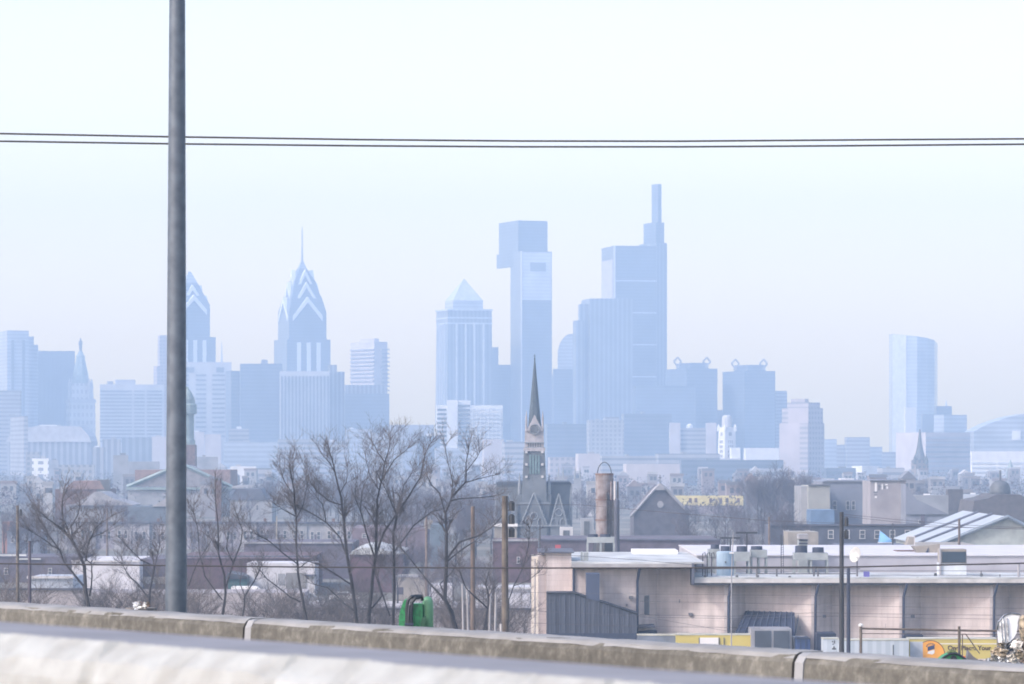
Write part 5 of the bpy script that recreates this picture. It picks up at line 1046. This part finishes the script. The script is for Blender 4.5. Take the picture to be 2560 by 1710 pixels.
MB().tube([(xx(2150, D), D, zz(1571, D)), (xx(2398, D), D, zz(1576, D)), (xx(2660, D), D, zz(1579, D))], .055, 8).build('rail', wood, t)
MB().tube([(xx(2150, D), D+.1, zz(1584, D)), (xx(2660, D), D+.1, zz(1588, D))], .02, 6).build('rail', wood, t)
MB().tube([(xx(2406, D), D, 0), (xx(2406, D), D, zz(1584, D)), (xx(2414, D), D, zz(1585, D)), (xx(2449, D), D, zz(1634, D))], .03, 6).build('brace', wood, t)
MB().lathe(xx(2152, D), D, [(.12, zz(1566, D)), (.14, zz(1562, D)), (.05, zz(1559, D))], 8).build('cap', wh2, t)
thin = mat('wire_thin', (.09, .09, .11), .6, .05)
for i, (pts, D, r, l) in enumerate((
    ([(1262, 1262), (1450, 1262), (1700, 1284), (1923, 1302), (2104, 1308)], 240, .9, 'faint wire from the tallest utility pole past the silo'),
    ([(2104, 1285), (2230, 1298), (2398, 1312), (2700, 1325)], 250, 1.0, 'upper faint wire running right from the dark pole'),
    ([(2104, 1290), (2250, 1306), (2398, 1318), (2700, 1328)], 252, .9, 'second faint wire running right from the dark pole'),
    ([(2104, 1312), (2250, 1315), (2400, 1319), (2700, 1322)], 300, 1.2, 'dark wire over the mansard terrace'),
    ([(1262, 1384), (1450, 1390), (1600, 1400), (1730, 1412)], 230, 1.0, 'sagging wire crossing the pink roof at left'),
    ([(-50, 1470), (225, 1472), (500, 1507), (760, 1512), (1100, 1522)], 350, 1.0, 'low dark wire over the long grey wall'),
    ([(1262, 1555), (1400, 1560), (1600, 1566), (1900, 1570)], 232, .8, 'low wire in front of the clad annex'),
    ([(1600, 1503), (1820, 1507), (2037, 1512), (2300, 1518), (2700, 1522)], 260, .7, 'topmost of the thin wires across the pink bays'),
    ([(1600, 1537), (1820, 1541), (2037, 1532), (2300, 1536), (2700, 1540)], 262, .9, 'second thin wire across the pink bays'),
    ([(1600, 1543), (1820, 1546), (2104, 1540), (2300, 1545), (2700, 1551)], 264, .8, 'third thin wire across the pink bays'),
    ([(1262, 1480), (1500, 1484), (1820, 1487), (2200, 1491), (2700, 1496)], 266, .6, 'faintest wire across the pink bays, high up'),
    ([(1100, 1520), (1262, 1524), (1600, 1540), (1820, 1578), (1860, 1580)], 300, .7, 'drooping wire from the poles to the awning'))):
    wire(pts, D, r*.55, l, group='thin utility wires', m=thin)

# ================================================================= SCRAP YARD TOPS
D = 120; s = D/F
gm = mat('machine_green', (.02, .24, .08), .55, .15, 9, col2=(.015, .12, .05)); gm2 = mat('machine_green_pale', (.09, .25, .14), .5, .1, 3); blk = mat('hose_black', (.012, .02, .03), .5, .1, 4)
t = thing('scrap_crane', 'bright green scrap-crane head with thick black hoses above the parapet', 'crane', (xx(1040, D), D, 0))
def PX(x, y, d=0): return (xx(x, D), D+d, zz(y, D))
MB().ext([(PX(998, 1600)[0], 0+zz(1600, D)), (xx(997, D), zz(1545, D)), (xx(1001, D), zz(1525, D)), (xx(1009, D), zz(1502, D)), (xx(1018, D), zz(1497, D)), (xx(1020, D), zz(1600, D))], D, D+.7).build('housing', gm, t)
MB().ext([(xx(1030, D), zz(1600, D)), (xx(1030, D), zz(1510, D)), (xx(1056, D), zz(1510, D)), (xx(1058, D), zz(1600, D))], D+.05, D+.75).build('housing', gm, t)
MB().lathe(xx(1069, D), D+.3, [(14*s, zz(1640, D)), (14*s, zz(1512, D)), (12.5*s, zz(1502, D)), (9*s, zz(1495, D)), (3*s, zz(1492, D))], 16).build('cylinder', gm2, t, smooth=True)
MB().tube([PX(1018, 1640, -.1), PX(1017, 1520, -.1), PX(1020, 1500, -.1), PX(1028, 1492, -.1), PX(1040, 1490, -.05), PX(1053, 1490, 0), PX(1056, 1500, .1)], .055, 8).build('hose', blk, t)
MB().tube([PX(1028, 1640, -.12), PX(1028, 1530, -.12), PX(1030, 1505, -.12), PX(1038, 1495, -.1), PX(1050, 1493, 0)], .06, 8).build('hose', blk, t)
MB().tube([PX(1022, 1640, -.16), PX(1022, 1540, -.16), PX(1024, 1512, -.14)], .05, 8).build('hose', blk, t)
MB().ext([(xx(1047, D), zz(1600, D)), (xx(1054, D), zz(1545, D)), (xx(1066, D), zz(1538, D)), (xx(1060, D), zz(1600, D))], D-.1, D+.02).build('bracket', mat('gr_dk', (.01, .06, .03), .5), t)
MB().box(xx(1012, D), xx(1034, D), D-.25, D-.05, zz(1562, D), zz(1557, D)).build('clamp', navy, t)
MB().tube([(xx(1040, D), D+.5, 0), (xx(1040, D), D+.5, zz(1570, D))], .45, 12).build('mast', gm, t)
t = thing('grapple_hood', 'low green arched machine hood with a dark round hole at lower right', 'machine', (xx(2386, D), D, 0))
hp = [(a_, b_-4) for a_, b_ in [(2338, 1672), (2350, 1655), (2362, 1645), (2374, 1639), (2386, 1637), (2396, 1640), (2410, 1649), (2424, 1661), (2434, 1673)]]
MB().ext([(xx(a, D), zz(b, D)) for a, b in [(2340, 1720)]+hp+[(2428, 1720)]], D, D+.9).build('hood', gm, t)
MB().tube([PX(a, b, -.05) for a, b in hp], .035, 6).build('rim', blk, t)
MB().ext([(xx(2384+8*math.cos(u), D), zz(1648+10*math.sin(u), D)) for u in [j*math.pi/8 for j in range(16)]][::-1], D-.04, D+.05).build('opening', blk, t)
MB().tube([PX(2371, 1634, .2), PX(2378, 1629, .2), PX(2388, 1631, .2), PX(2394, 1638, .2)], .06, 8).build('handle', mat('olive', (.10, .13, .05), .7), t)
MB().tube([(xx(2384, D), D+.5, 0), (xx(2384, D), D+.5, zz(1690, D))], .5, 10).build('mast', gm, t)
t = thing('scoop', 'grey angled steel scoop between green hood and scrap pile', 'scoop', (xx(2436, D), D, 0))
MB().ext([(xx(2420, D), zz(1700, D)), (xx(2421, D), zz(1650, D)), (xx(2424, D), zz(1628, D)), (xx(2436, D), zz(1642, D)), (xx(2456, D), zz(1655, D)), (xx(2462, D), zz(1700, D))], D+.3, D+.8).build('blade', mat('scoop_m', (.2, .2, .23), .4, metal=.4), t)
MB().tube([(xx(2440, D), D+.5, 0), (xx(2440, D), D+.5, zz(1695, D))], .12, 8).build('post', mat('scoop_m', None), t)
hw = mat('heap_dark', (.15, .14, .13), .9, .3, 3, col2=(.04, .04, .045))
mb = MB(); nR, nC = 12, 22; cx0, cy0_ = xx(2600, 135), 138
vv = []; fs = []
for i in range(nR+1):
    for j in range(nC):
        a = 2*math.pi*j/nC; u = i/nR; r = 9.5*(1-u**1.35)+.05; vv.append((cx0+r*math.cos(a)+R.uniform(-.25, .25), cy0_+r*math.sin(a)+R.uniform(-.25, .25), (zz(1600, 138))*u+R.uniform(-.2, .2)*(i > 0)))
for i in range(nR):
    for j in range(nC): fs.append((i*nC+j, i*nC+(j+1) % nC, (i+1)*nC+(j+1) % nC, (i+1)*nC+j))
fs.append(tuple(range(nR*nC, nR*nC+nC))); mb.add(vv, fs); o = mb.build('scrap_heap', hw, origin=(cx0, cy0_, 0), kind='stuff')
def crumple(name, label, cx, cy, w_, h_, D, m, cat='scrap sheet', group=None, tilt=None, amp=.25):
    n = 6; vv = []; t_ = .02; Rm = Matrix.Rotation(R.uniform(-.6, .6) if tilt is None else tilt, 3, 'Y') @ Matrix.Rotation(R.uniform(-.7, .7), 3, 'Z') @ Matrix.Rotation(R.uniform(-.5, .5), 3, 'X')
    for side in (0, 1):
        RR = random.Random(hash((round(cx), round(cy))))
        for i in range(n+1):
            for j in range(n+1):
                u, v = i/n-.5, j/n-.5; e = 1-.25*RR.random(); y = RR.uniform(-amp, amp)*w_*s*.6+side*t_+abs(u)*w_*s*.3
                vv.append(Rm @ Vector((u*w_*s*e, y, v*h_*s*e)))
    c = Vector((xx(cx, D), D, zz(cy, D))); N_ = (n+1)*(n+1)
    fs = []
    for i in range(n):
        for j in range(n):
            a, b, c2, d = i*(n+1)+j, (i+1)*(n+1)+j, (i+1)*(n+1)+j+1, i*(n+1)+j+1
            fs += [(a, b, c2, d), (N_+d, N_+c2, N_+b, N_+a)]
    o = MB().add([v+c for v in vv], fs).build(name, m, origin=c); tag(o, label, cat, group); return o
sc_m = [mat('sc%d' % i, c, rg, .35, 6, metal=mt_) for i, (c, rg, mt_) in enumerate((((.62, .66, .70), .4, .3), ((.48, .47, .44), .6, 0), ((.35, .30, .22), .7, 0), ((.30, .33, .37), .3, .6), ((.7, .7, .68), .5, 0), ((.20, .16, .13), .7, .2)))]
spots = [(2470, 1655, 26, 20), (2488, 1645, 34, 24), (2500, 1630, 40, 26), (2520, 1620, 36, 30), (2540, 1612, 38, 26), (2556, 1618, 30, 34), (2512, 1650, 36, 22), (2532, 1642, 34, 26), (2552, 1640, 34, 26), (2478, 1668, 30, 16), (2498, 1668, 34, 18), (2525, 1665, 34, 20), (2550, 1664, 40, 20), (2462, 1664, 18, 14), (2506, 1612, 30, 18), (2530, 1602, 40, 14), (2550, 1600, 34, 16), (2572, 1600, 40, 50), (2585, 1640, 50, 50), (2544, 1626, 20, 30), (2486, 1630, 24, 16), (2516, 1638, 22, 20), (2538, 1655, 20, 24), (2560, 1650, 26, 20)]
for i, (a, b, c, d) in enumerate(spots): crumple('scrap_piece', 'crumpled scrap piece in the bright pile at the right edge', a, b, c, d, 128+R.uniform(-1, 1), sc_m[i % 6], 'scrap', 'crumpled pieces on the scrap pile')
t = thing('bent_panel', 'tall ribbed white bent sheet leaning upright on the scrap pile', 'sheet metal', (xx(2520, 126), 126, zz(1604, 126))); D = 126
pw = mat('sheet_white', (.74, .77, .82), .45, .06, 3)
pr3 = [(2496, 1607), (2493, 1575), (2495, 1556), (2511, 1538), (2527, 1533), (2549, 1536), (2545, 1560), (2541, 1585), (2530, 1600), (2515, 1606)]
MB().ext([(xx(a, D), zz(b, D)) for a, b in pr3][::-1], D, D+.03).build('sheet', pw, t)
for a, y0, y1 in ((2500, 1556, 1604), (2507, 1547, 1605), (2516, 1545, 1602)): MB().tube([(xx(a, D), D-.03, zz(y0, D)), (xx(a+4, D), D-.05, zz(y1, D))], .035, 5).build('rib', sc_m[0], t)
MB().tube([(xx(a, D), D-.02, zz(b, D)) for a, b in pr3[1:7]], .03, 5).build('rolled_edge', sc_m[3], t)
t = thing('carton', 'tan rounded scrap drum cut by the right edge', 'drum', (xx(2562, 127), 127, zz(1600, 127))); MB().lathe(xx(2566, 127), 127, [(.2, zz(1600, 127)), (.24, zz(1575, 127)), (.24, zz(1545, 127)), (.16, zz(1538, 127))], 14).build('body', sc_m[2], t); MB().lathe(xx(2566, 127), 127, [(.25, zz(1572, 127)), (.25, zz(1570, 127))], 14).build('hoop', sc_m[5], t)
for i, (a, b, c, d, m_) in enumerate(((340, 1514, 16, 14, sc_m[0]), (357, 1512, 14, 12, sc_m[4]), (349, 1508, 12, 9, rustm), (366, 1512, 12, 10, sc_m[5]))):
    crumple('scrap_piece', ('white crumpled scrap poking over the parapet left of the lamp column', 'second white scrap lump with a dark hole near the lamp column', 'rust-brown scrap strip above the white lumps near the lamp column', 'dark curled scrap touching the lamp-side lumps')[i], a, b, c*1.5, d*1.5, 120, m_, 'scrap')
mb = MB(); c0x = xx(352, 123)
mb.lathe(c0x, 123, [(7, 0), (4, 7), (1.2, 13), (.5, zz(1519, 123))], 12); o = mb.build('scrap_heap', hw, origin=(c0x, 123, 0), kind='stuff')
for i, (q, y) in enumerate(((2412, 1640),)):
    D = 150; o = MB().box(xx(q-3, D), xx(q+2, D), D, D+.2, 0, zz(y, D)).build('marker_post', mat('org_red', (.6, .14, .04), .6), origin=(xx(q, D), D, 0)); tag(o, 'small orange-red marker post right of the green hood', 'post')
o = MB().box(xx(2285, 150), xx(2330, 150), 150, 151, 0, zz(1652, 150)).build('white_slab', wh2, origin=(xx(2300, 150), 150, 0)); tag(o, 'low white slab edge under the orange emblem', 'slab')

# ================================================================= PARKED CARS
def car(col, label, px, D, rz=0, van=False):
    t = thing('parked_van' if van else 'parked_car', label, 'van' if van else 'car', (xx(px, D), D, 0.01), 'vehicles parked in the lots'); X = xx(px, D)
    L_, H_ = (5.2, 2.2) if van else (4.4, 1.42)
    if van: pf = [(-2.6, .35), (-2.6, 2.1), (-2.4, 2.2), (1.2, 2.2), (1.9, 1.35), (2.6, 1.1), (2.6, .35)]
    else: pf = [(-2.2, .35), (-2.2, .9), (-1.5, 1.0), (-1.0, 1.4), (.5, 1.42), (1.15, .98), (2.1, .85), (2.2, .4)]
    MB().ext([(X+a, b) for a, b in pf], D, D+1.75).build('body', mat('paint_'+label.split()[0], col, .35, .03, 1), t)
    gp = [(1.0, 1.35), (1.25, 2.0), (1.3, 1.95), (1.75, 1.38)] if van else [(-1.2, 1.0), (-.85, 1.32), (.4, 1.34), (.85, 1.0)]
    MB().ext([(X+a, b) for a, b in gp], D-.02, D+1.77).build('window', wgl, t)
    for q in (-1.4, 1.4):
        wv_ = MB().ext([(X+q+.33*math.cos(u), .33+.33*math.sin(u)) for u in [j*math.pi/6 for j in range(12)]], D-.03, D+.2).build('wheel', dkm, t)
        MB().ext([(X+q+.18*math.cos(u), .33+.18*math.sin(u)) for u in [j*math.pi/6 for j in range(12)]], D-.05, D).build('rim', steel, wv_)
    MB().box(X+L_/2-.1, X+L_/2+.0, D+.15, D+.4, .65, .8).build('headlight', wh2, t); MB().box(X-L_/2-.01, X-L_/2+.09, D+.15, D+.4, .7, .9).build('tail_light', MC['red_door'], t)
for a in (((.62, .42, .05), 'yellow car parked in the lot behind the bare trees', 690, 556), ((.75, .75, .75), 'white van parked left of the yellow car', 622, 560, 0, True), ((.12, .13, .15), 'charcoal car parked right of the yellow car', 770, 552), ((.7, .7, .7), 'pale car at the right end of the lot by the big trees', 860, 558), ((.3, .31, .33), 'grey car beside the beige corner shed', 1085, 545), ((.8, .8, .8), 'bright van between the middle poles', 1210, 548, 0, True), ((.08, .09, .12), 'dark car near the white-roofed low sheds', 1290, 545), ((.5, .52, .55), 'silver car near the left end of the lot', 520, 566)): car(*a)

# ================================================================= TREES
bark = mat('bark', (.035, .036, .044), .95, .2, 2); twigm = mat('twig', (.085, .083, .095), .95, .15, 2); twig2 = mat('twig_far', (.10, .09, .105), .95, .2, .2)
def grow(mb, p, d, L, r, lv, rng, up=.25, spread=.75, n3=3):
    """a crooked shoot with side shoots"""
    seg = 4 if lv > 0 else 3; pts = [p]; dd = d.copy(); q = p.copy()
    for i in range(seg):
        dd = (dd+Vector((rng.uniform(-.18, .18), rng.uniform(-.18, .18), rng.uniform(-.1, .2)*up*2))).normalized(); q = q+dd*(L/seg); pts.append(q.copy())
    mb.tube(pts, [r*(1-.75*i/seg) for i in range(seg+1)], n3, cap=False)
    if lv <= 0: return
    nc = rng.randint(3, 5)
    for c in range(nc):
        u = rng.uniform(.3, 1); i = min(seg-1, int(u*seg)); b = pts[i].lerp(pts[i+1], u*seg-i)
        ax = Vector((rng.gauss(0, 1), rng.gauss(0, 1), rng.gauss(0, .5))).normalized()
        nd_ = (dd*(1-spread*.35)+ax*spread+Vector((0, 0, up))).normalized()
        grow(mb, b, nd_, L*rng.uniform(.45, .7), r*.55, lv-1, rng, up, spread, 3)
def traced_tree(label, D, limbs, seed, tw=(1.0, 2.4), dens=1.0, lv=2, rpx=1.6, group=None):
    rng = random.Random(seed); base = limbs[0][2][0]
    t = thing('bare_tree', label, 'tree', (xx(base[0], D), D, 0), group); tb = MB(); cb = MB(); known = []
    for k, (w0, w1, pts) in enumerate(limbs):
        if k == 0 or w0 > 9 and pts[0][1] > 1500: pts = [(pts[0][0]+(3 if k else 0), 1130+22*F/D+2)]+list(pts)
        d0 = 0.0
        if known and w0 <= 9:
            d0 = min(known, key=lambda q: (q[0]-pts[0][0])**2+(q[1]-pts[0][1])**2)[2]
        d1 = rng.uniform(-2.6, 2.6); P = []; n = len(pts); rad = []
        for i, (x, y) in enumerate(pts):
            u = i/(n-1); dd = d0+(d1-d0)*u; P.append(W(x, y, D+dd)); rad.append((w0+(w1-w0)*u)/2/F*D); known.append((x, y, dd))
            if i+1 < n:
                x2, y2 = pts[i+1]
                for v in (.33, .66): known.append((x+(x2-x)*v, y+(y2-y)*v, dd))
        Q = []; RQ = []
        for i in range(n-1):
            for v in (0, .5):
                j = Vector((rng.uniform(-.04, .04), rng.uniform(-.05, .05), 0)) if v else Vector()
                Q.append(P[i].lerp(P[i+1], v)+j); RQ.append(rad[i]+(rad[i+1]-rad[i])*v)
        Q.append(P[-1]); RQ.append(rad[-1]); tb.tube(Q, [r_*.7 for r_ in RQ], 6, cap=False)
        tot = sum((Q[i+1]-Q[i]).length for i in range(len(Q)-1) if k or i > 2)
        m = int(tot*2.2*dens)
        for c in range(m):
            u = 1-(rng.random()**1.3)*(.8 if k == 0 else .92); fi = u*(len(Q)-1); i = min(len(Q)-2, int(fi)); b = Q[i].lerp(Q[i+1], fi-i)
            if b.z < ZC-330/F*D: continue
            d = (Q[i+1]-Q[i]).normalized(); ax = Vector((rng.gauss(0, 1), rng.gauss(0, 1), rng.gauss(0, .4))).normalized()
            grow(cb, b, (d*.75+ax*.8+Vector((0, 0, .2))).normalized(), rng.uniform(*tw)*(1.25-.5*u), rpx/F*D*.48, 3, rng)
        e = (Q[-1]-Q[-2]).normalized()
        for c in range(3): grow(cb, Q[-1], (e+Vector((rng.gauss(0, .35), rng.gauss(0, .35), .2))).normalized(), rng.uniform(*tw), rad[-1]*.8, lv, rng)
    tb.build('trunk', bark, t); cb.build('crown', twigm, t); return t
T = 280
traced_tree('forked dense-twigged bare tree left of the lamp column', 270, [
 (15, 9, [(222, 1520), (214, 1477), (211, 1415), (196, 1379), (178, 1348)]), (9, 4, [(178, 1348), (159, 1324), (156, 1287), (156, 1250)]),
 (9, 4, [(216, 1500), (208, 1464), (184, 1434), (159, 1403), (150, 1376), (122, 1339), (107, 1311)]), (5, 2, [(159, 1324), (122, 1299), (92, 1272)]),
 (5, 2, [(180, 1350), (178, 1317), (196, 1284), (200, 1262)]), (6, 3, [(214, 1403), (220, 1360), (236, 1324), (254, 1306)]), (6, 3, [(224, 1490), (230, 1440), (229, 1410), (216, 1398)]),
 (4, 2, [(150, 1376), (112, 1350), (80, 1330)]), (4, 2, [(196, 1379), (226, 1345), (262, 1330)])], 11, (.8, 1.9), 2.0)
traced_tree('small leaning bare tree just left of the lamp column', 290, [
 (10, 6, [(375, 1530), (373, 1500), (376, 1470), (386, 1415)]), (6, 3, [(376, 1500), (343, 1458), (318, 1434), (306, 1410)]), (5, 2, [(386, 1415), (352, 1400), (330, 1378), (315, 1362)]), (4, 2, [(384, 1430), (396, 1380), (400, 1340)])], 12, (.8, 1.6), 1.6)
traced_tree('spindly bare tree just right of the lamp column', T, [
 (11, 6, [(556, 1540), (564, 1481), (561, 1438), (546, 1382)]), (6, 3, [(546, 1382), (544, 1306), (540, 1266), (538, 1222)]), (6, 3, [(564, 1470), (583, 1408), (602, 1359), (606, 1326), (594, 1290)]), (4, 2, [(472, 1465), (493, 1408), (520, 1365), (530, 1345)]), (5, 2, [(556, 1500), (512, 1440), (498, 1380), (494, 1320), (484, 1280)]), (4, 2, [(583, 1408), (566, 1370), (572, 1330)])], 13, (.7, 1.6), 1.4)
traced_tree('thin low bare sapling left of the tall single-trunk tree', 300, [(6, 4, [(607, 1540), (612, 1491), (636, 1452), (652, 1418)]), (4, 2, [(612, 1491), (600, 1460), (604, 1430)])], 14, (.7, 1.4), 1.6)
traced_tree('tall slender bare tree with a single upright trunk', T, [
 (11, 6, [(768, 1560), (757, 1500), (745, 1432), (740, 1352), (740, 1286)]), (6, 3, [(740, 1286), (735, 1226), (724, 1165)]), (4, 2, [(733, 1200), (732, 1143)]), (4, 2, [(742, 1292), (705, 1272), (690, 1262)]),
 (5, 3, [(744, 1410), (706, 1382), (672, 1352), (648, 1340)]), (5, 3, [(752, 1505), (724, 1492), (699, 1471), (668, 1448), (652, 1428)]), (4, 2, [(738, 1300), (758, 1262), (768, 1215)]), (3, 2, [(736, 1240), (712, 1205), (700, 1170)]), (4, 2, [(748, 1420), (775, 1400), (800, 1410)])], 15, (.7, 1.7), 1.5)
traced_tree('bare tree with long leftward limbs behind the green crane head, left of two', T, [
 (14, 9, [(893, 1565), (885, 1500), (878, 1448), (868, 1392), (861, 1316)]), (9, 4, [(861, 1316), (853, 1243), (838, 1183), (828, 1140)]), (6, 3, [(868, 1392), (851, 1345), (815, 1306), (772, 1279), (745, 1268)]),
 (5, 3, [(853, 1262), (822, 1252), (792, 1229), (775, 1203)]), (4, 2, [(850, 1235), (866, 1205), (868, 1170)]), (4, 2, [(840, 1186), (826, 1160), (808, 1140)]), (6, 3, [(876, 1460), (846, 1440), (800, 1412), (760, 1400)]), (6, 3, [(888, 1530), (862, 1510), (820, 1470), (790, 1462)]), (5, 2, [(815, 1306), (806, 1260), (790, 1240)])], 16, (.8, 2.0), 1.35)
traced_tree('largest bare tree with several upright trunks in the centre left', 284, [
 (14, 10, [(921, 1565), (926, 1500), (931, 1448), (940, 1388), (941, 1315)]), (9, 5, [(941, 1315), (943, 1249), (953, 1206)]), (6, 3, [(953, 1206), (960, 1166), (972, 1125), (976, 1098)]), (5, 2, [(955, 1200), (985, 1150), (1019, 1122)]),
 (12, 8, [(983, 1565), (985, 1500), (985, 1432), (983, 1332), (992, 1288)]), (8, 4, [(940, 1388), (960, 1330), (985, 1294), (1023, 1239), (1052, 1192), (1062, 1140)]), (5, 3, [(992, 1288), (973, 1243), (956, 1208)]), (5, 2, [(985, 1380), (1033, 1315), (1079, 1279), (1100, 1276)]),
 (6, 3, [(938, 1395), (915, 1330), (902, 1280), (905, 1235)]), (4, 2, [(905, 1290), (888, 1245), (892, 1200)]), (4, 2, [(948, 1225), (925, 1190), (915, 1150)]), (4, 2, [(1000, 1268), (1008, 1215), (1030, 1180)]), (7, 4, [(930, 1520), (955, 1490), (940, 1440)]), (6, 3, [(975, 1540), (958, 1490), (944, 1440)]), (5, 2, [(965, 1160), (944, 1130), (930, 1104)])], 17, (.8, 2.1), 1.45)
traced_tree('bare tree with a sweeping right limb beside the utility poles', T, [
 (20, 10, [(1140, 1575), (1128, 1530), (1112, 1498), (1116, 1415), (1117, 1332)]), (9, 5, [(1117, 1332), (1114, 1282), (1129, 1243)]), (7, 3, [(1129, 1243), (1150, 1220), (1165, 1203), (1165, 1160), (1172, 1125)]), (4, 2, [(1129, 1243), (1132, 1209), (1122, 1166), (1112, 1112)]),
 (5, 3, [(1113, 1282), (1099, 1233), (1079, 1213), (1068, 1190)]), (5, 2, [(1129, 1252), (1149, 1247), (1200, 1244), (1238, 1240)]), (4, 2, [(1165, 1206), (1200, 1196), (1236, 1188)]), (8, 3, [(1117, 1398), (1149, 1355), (1198, 1339), (1232, 1316), (1256, 1289)]),
 (6, 3, [(1116, 1405), (1160, 1370), (1190, 1352)]), (8, 3, [(1110, 1500), (1085, 1470), (1066, 1448), (1026, 1398), (1004, 1370)]), (6, 3, [(1113, 1490), (1100, 1460), (1130, 1430), (1146, 1400)]), (4, 2, [(1165, 1180), (1188, 1150), (1200, 1128)])], 18, (.7, 1.7), 1.3)
traced_tree('low crooked bare tree left of the tallest utility pole', 260, [(9, 6, [(1208, 1585), (1218, 1525), (1222, 1495)]), (6, 3, [(1218, 1520), (1190, 1495), (1165, 1470), (1150, 1430)]), (5, 2, [(1222, 1495), (1214, 1460), (1226, 1420)])], 19, (.7, 1.5), 1.8)
traced_tree('slanting thin bare tree before the left end of the pink building', 300, [(5, 4, [(1268, 1600), (1272, 1500), (1284, 1465), (1308, 1418)]), (4, 2, [(1308, 1418), (1325, 1390), (1350, 1386)]), (3, 2, [(1284, 1465), (1320, 1452), (1350, 1428)]), (3, 2, [(1308, 1418), (1322, 1360), (1324, 1320)])], 20, (.6, 1.3), 1.2)
# prototype wild trees for the hazy middle distance
def proto(seed, H, lv=3, spread=.8, r0=.22, m=twig2):
    rng = random.Random(seed); t = thing('bare_tree', 'x', 'tree', (0, 0, 0)); tb = MB(); cb = MB()
    tb.tube([(0, 0, 0), (.1, 0, H*.2), (rng.uniform(-.3, .3), .1, H*.42), (rng.uniform(-.5, .5), 0, H*.7)], [r0, r0*.8, r0*.6, r0*.25], 6, cap=False)
    for k in range(13):
        z = H*rng.uniform(.2, .7); a = rng.uniform(0, 6.28)
        grow(cb, Vector((0, 0, z)), Vector((math.cos(a)*spread, math.sin(a)*spread, .9)).normalized(), H*rng.uniform(.28, .5)*(1.15-z/H*.6), r0*.34, lv, rng, .3, .8)
    tb.build('trunk', bark, t); cb.build('crown', m, t); return t
protos = [proto(100+i, 11+i % 3, 3 if i < 4 else 4, .6+.12*i) for i in range(6)]
AREAS = [  # x0,x1,D0,D1,n,ymin top,label,group
 (-30, 150, 620, 900, 12, 'bare winter tree in the hazy grove at the left edge', .8),
 (150, 420, 680, 850, 9, 'bare winter tree in front of the pale rowhouses left of the lamp column', .55),
 (90, 330, 900, 985, 6, 'bare winter tree before the low hipped building', .8),
 (440, 700, 640, 850, 12, 'bare winter tree before the rowhouses right of the lamp column', .6),
 (600, 900, 900, 1400, 34, 'bare winter tree in the hazy wood behind the rowhouses', .95),
 (900, 1240, 700, 1200, 50, 'bare winter tree in the hazy wood left of the spire church', .9),
 (980, 1240, 470, 640, 18, 'bare winter tree behind the middle utility poles', .6),
 (1430, 1560, 900, 1300, 9, 'bare winter tree between the spire church and the gable church', .8),
 (1440, 1700, 560, 620, 14, 'bare winter tree in the pale grove before the gable church', .62),
 (1690, 1990, 640, 900, 26, 'bare winter tree in the grove behind the rooftop plant', .75),
 (1690, 2020, 1000, 1250, 12, 'bare winter tree below the yellow building', .5),
 (1880, 1990, 1010, 1060, 14, 'bare winter tree in the rounded crown clump right of the yellow building', 1.2),
 (2000, 2420, 1050, 1250, 14, 'bare winter tree behind the mill building', .85),
 (2060, 2300, 560, 630, 10, 'low bare tree before the mansard terrace', .32),
 (2380, 2600, 700, 900, 7, 'bare winter tree behind the factory hall', .5)]
for i, (x0, x1, d0, d1, n, l, sc) in enumerate(AREAS):
    for k in range(n):
        D = R.uniform(d0, d1); px = R.uniform(x0, x1); p = protos[R.randrange(6)]
        dup(p, (xx(px, D), D, 0), sc*R.uniform(.75, 1.15), R.uniform(0, 6.28), l, l.replace('bare winter tree', 'bare winter trees').replace('low bare tree', 'low bare trees'))
for p in protos: 
    for c in list(p.children): bpy.data.objects.remove(c)
    bpy.data.objects.remove(p)
sh = proto(300, 4.2, 3, 1.3, .06, mat('twig_shrub', (.10, .09, .09), .95, .2, 2))
for k in range(80):
    px = R.choice((R.uniform(-20, 560), R.uniform(-20, 1360), R.uniform(560, 1250))); D = R.uniform(330, 440); tgt = R.uniform(1455, 1520)
    hh = ZC-(tgt-HY)/F*D; sc = max(.8, hh/4.1)
    if px < 560 and R.random() < .5: sc *= 1.15
    dup(sh, (xx(px, D), D, 0), sc, R.uniform(0, 6.28), 'tall leafless shrub in the tangled thicket just beyond the parapet', 'leafless shrubs beyond the parapet')
for c in list(sh.children): bpy.data.objects.remove(c)
bpy.data.objects.remove(sh)
# far wood, one mass
mb = MB(); rng = random.Random(5)
for k in range(1300):
    D = rng.uniform(1250, 2700); x = xx(rng.uniform(-60, 2620), D); H = rng.uniform(6, 11)
    for q in range(42):
        a = rng.uniform(0, 6.28); r = rng.uniform(0, H*.42); z = H*rng.uniform(.25, 1)*(1-(r/H)**2*1.5); c = Vector((x+r*math.cos(a), D+r*math.sin(a), z)); e = rng.uniform(.3, .85)
        mb.add([c+Vector((rng.uniform(-e, e), rng.uniform(-e, e), rng.uniform(-e, e))) for _ in range(3)], [(0, 1, 2)])
mb.build('far_wood', twig2, kind='stuff')

# ---------------------------------------------------------------- the air
hz = MB().box(-2420, 2420, -270, 4930, -1, 350)
hm = bpy.data.materials.new('haze_air'); hm.use_nodes = True; t_ = hm.node_tree; t_.nodes.clear()
pv = t_.nodes.new('ShaderNodeVolumePrincipled'); ou = t_.nodes.new('ShaderNodeOutputMaterial')
pv.inputs['Color'].default_value = (.475, .67, .93, 1); pv.inputs['Density'].default_value = 3.0e-4; pv.inputs['Anisotropy'].default_value = .0
t_.links.new(pv.outputs[0], ou.inputs['Volume'])
ho = hz.build('haze', hm, kind='stuff')
for o in bpy.data.objects:
    for k in ('_o', '_P', '_r', '_l', '_z'):
        if k in o: del o[k]
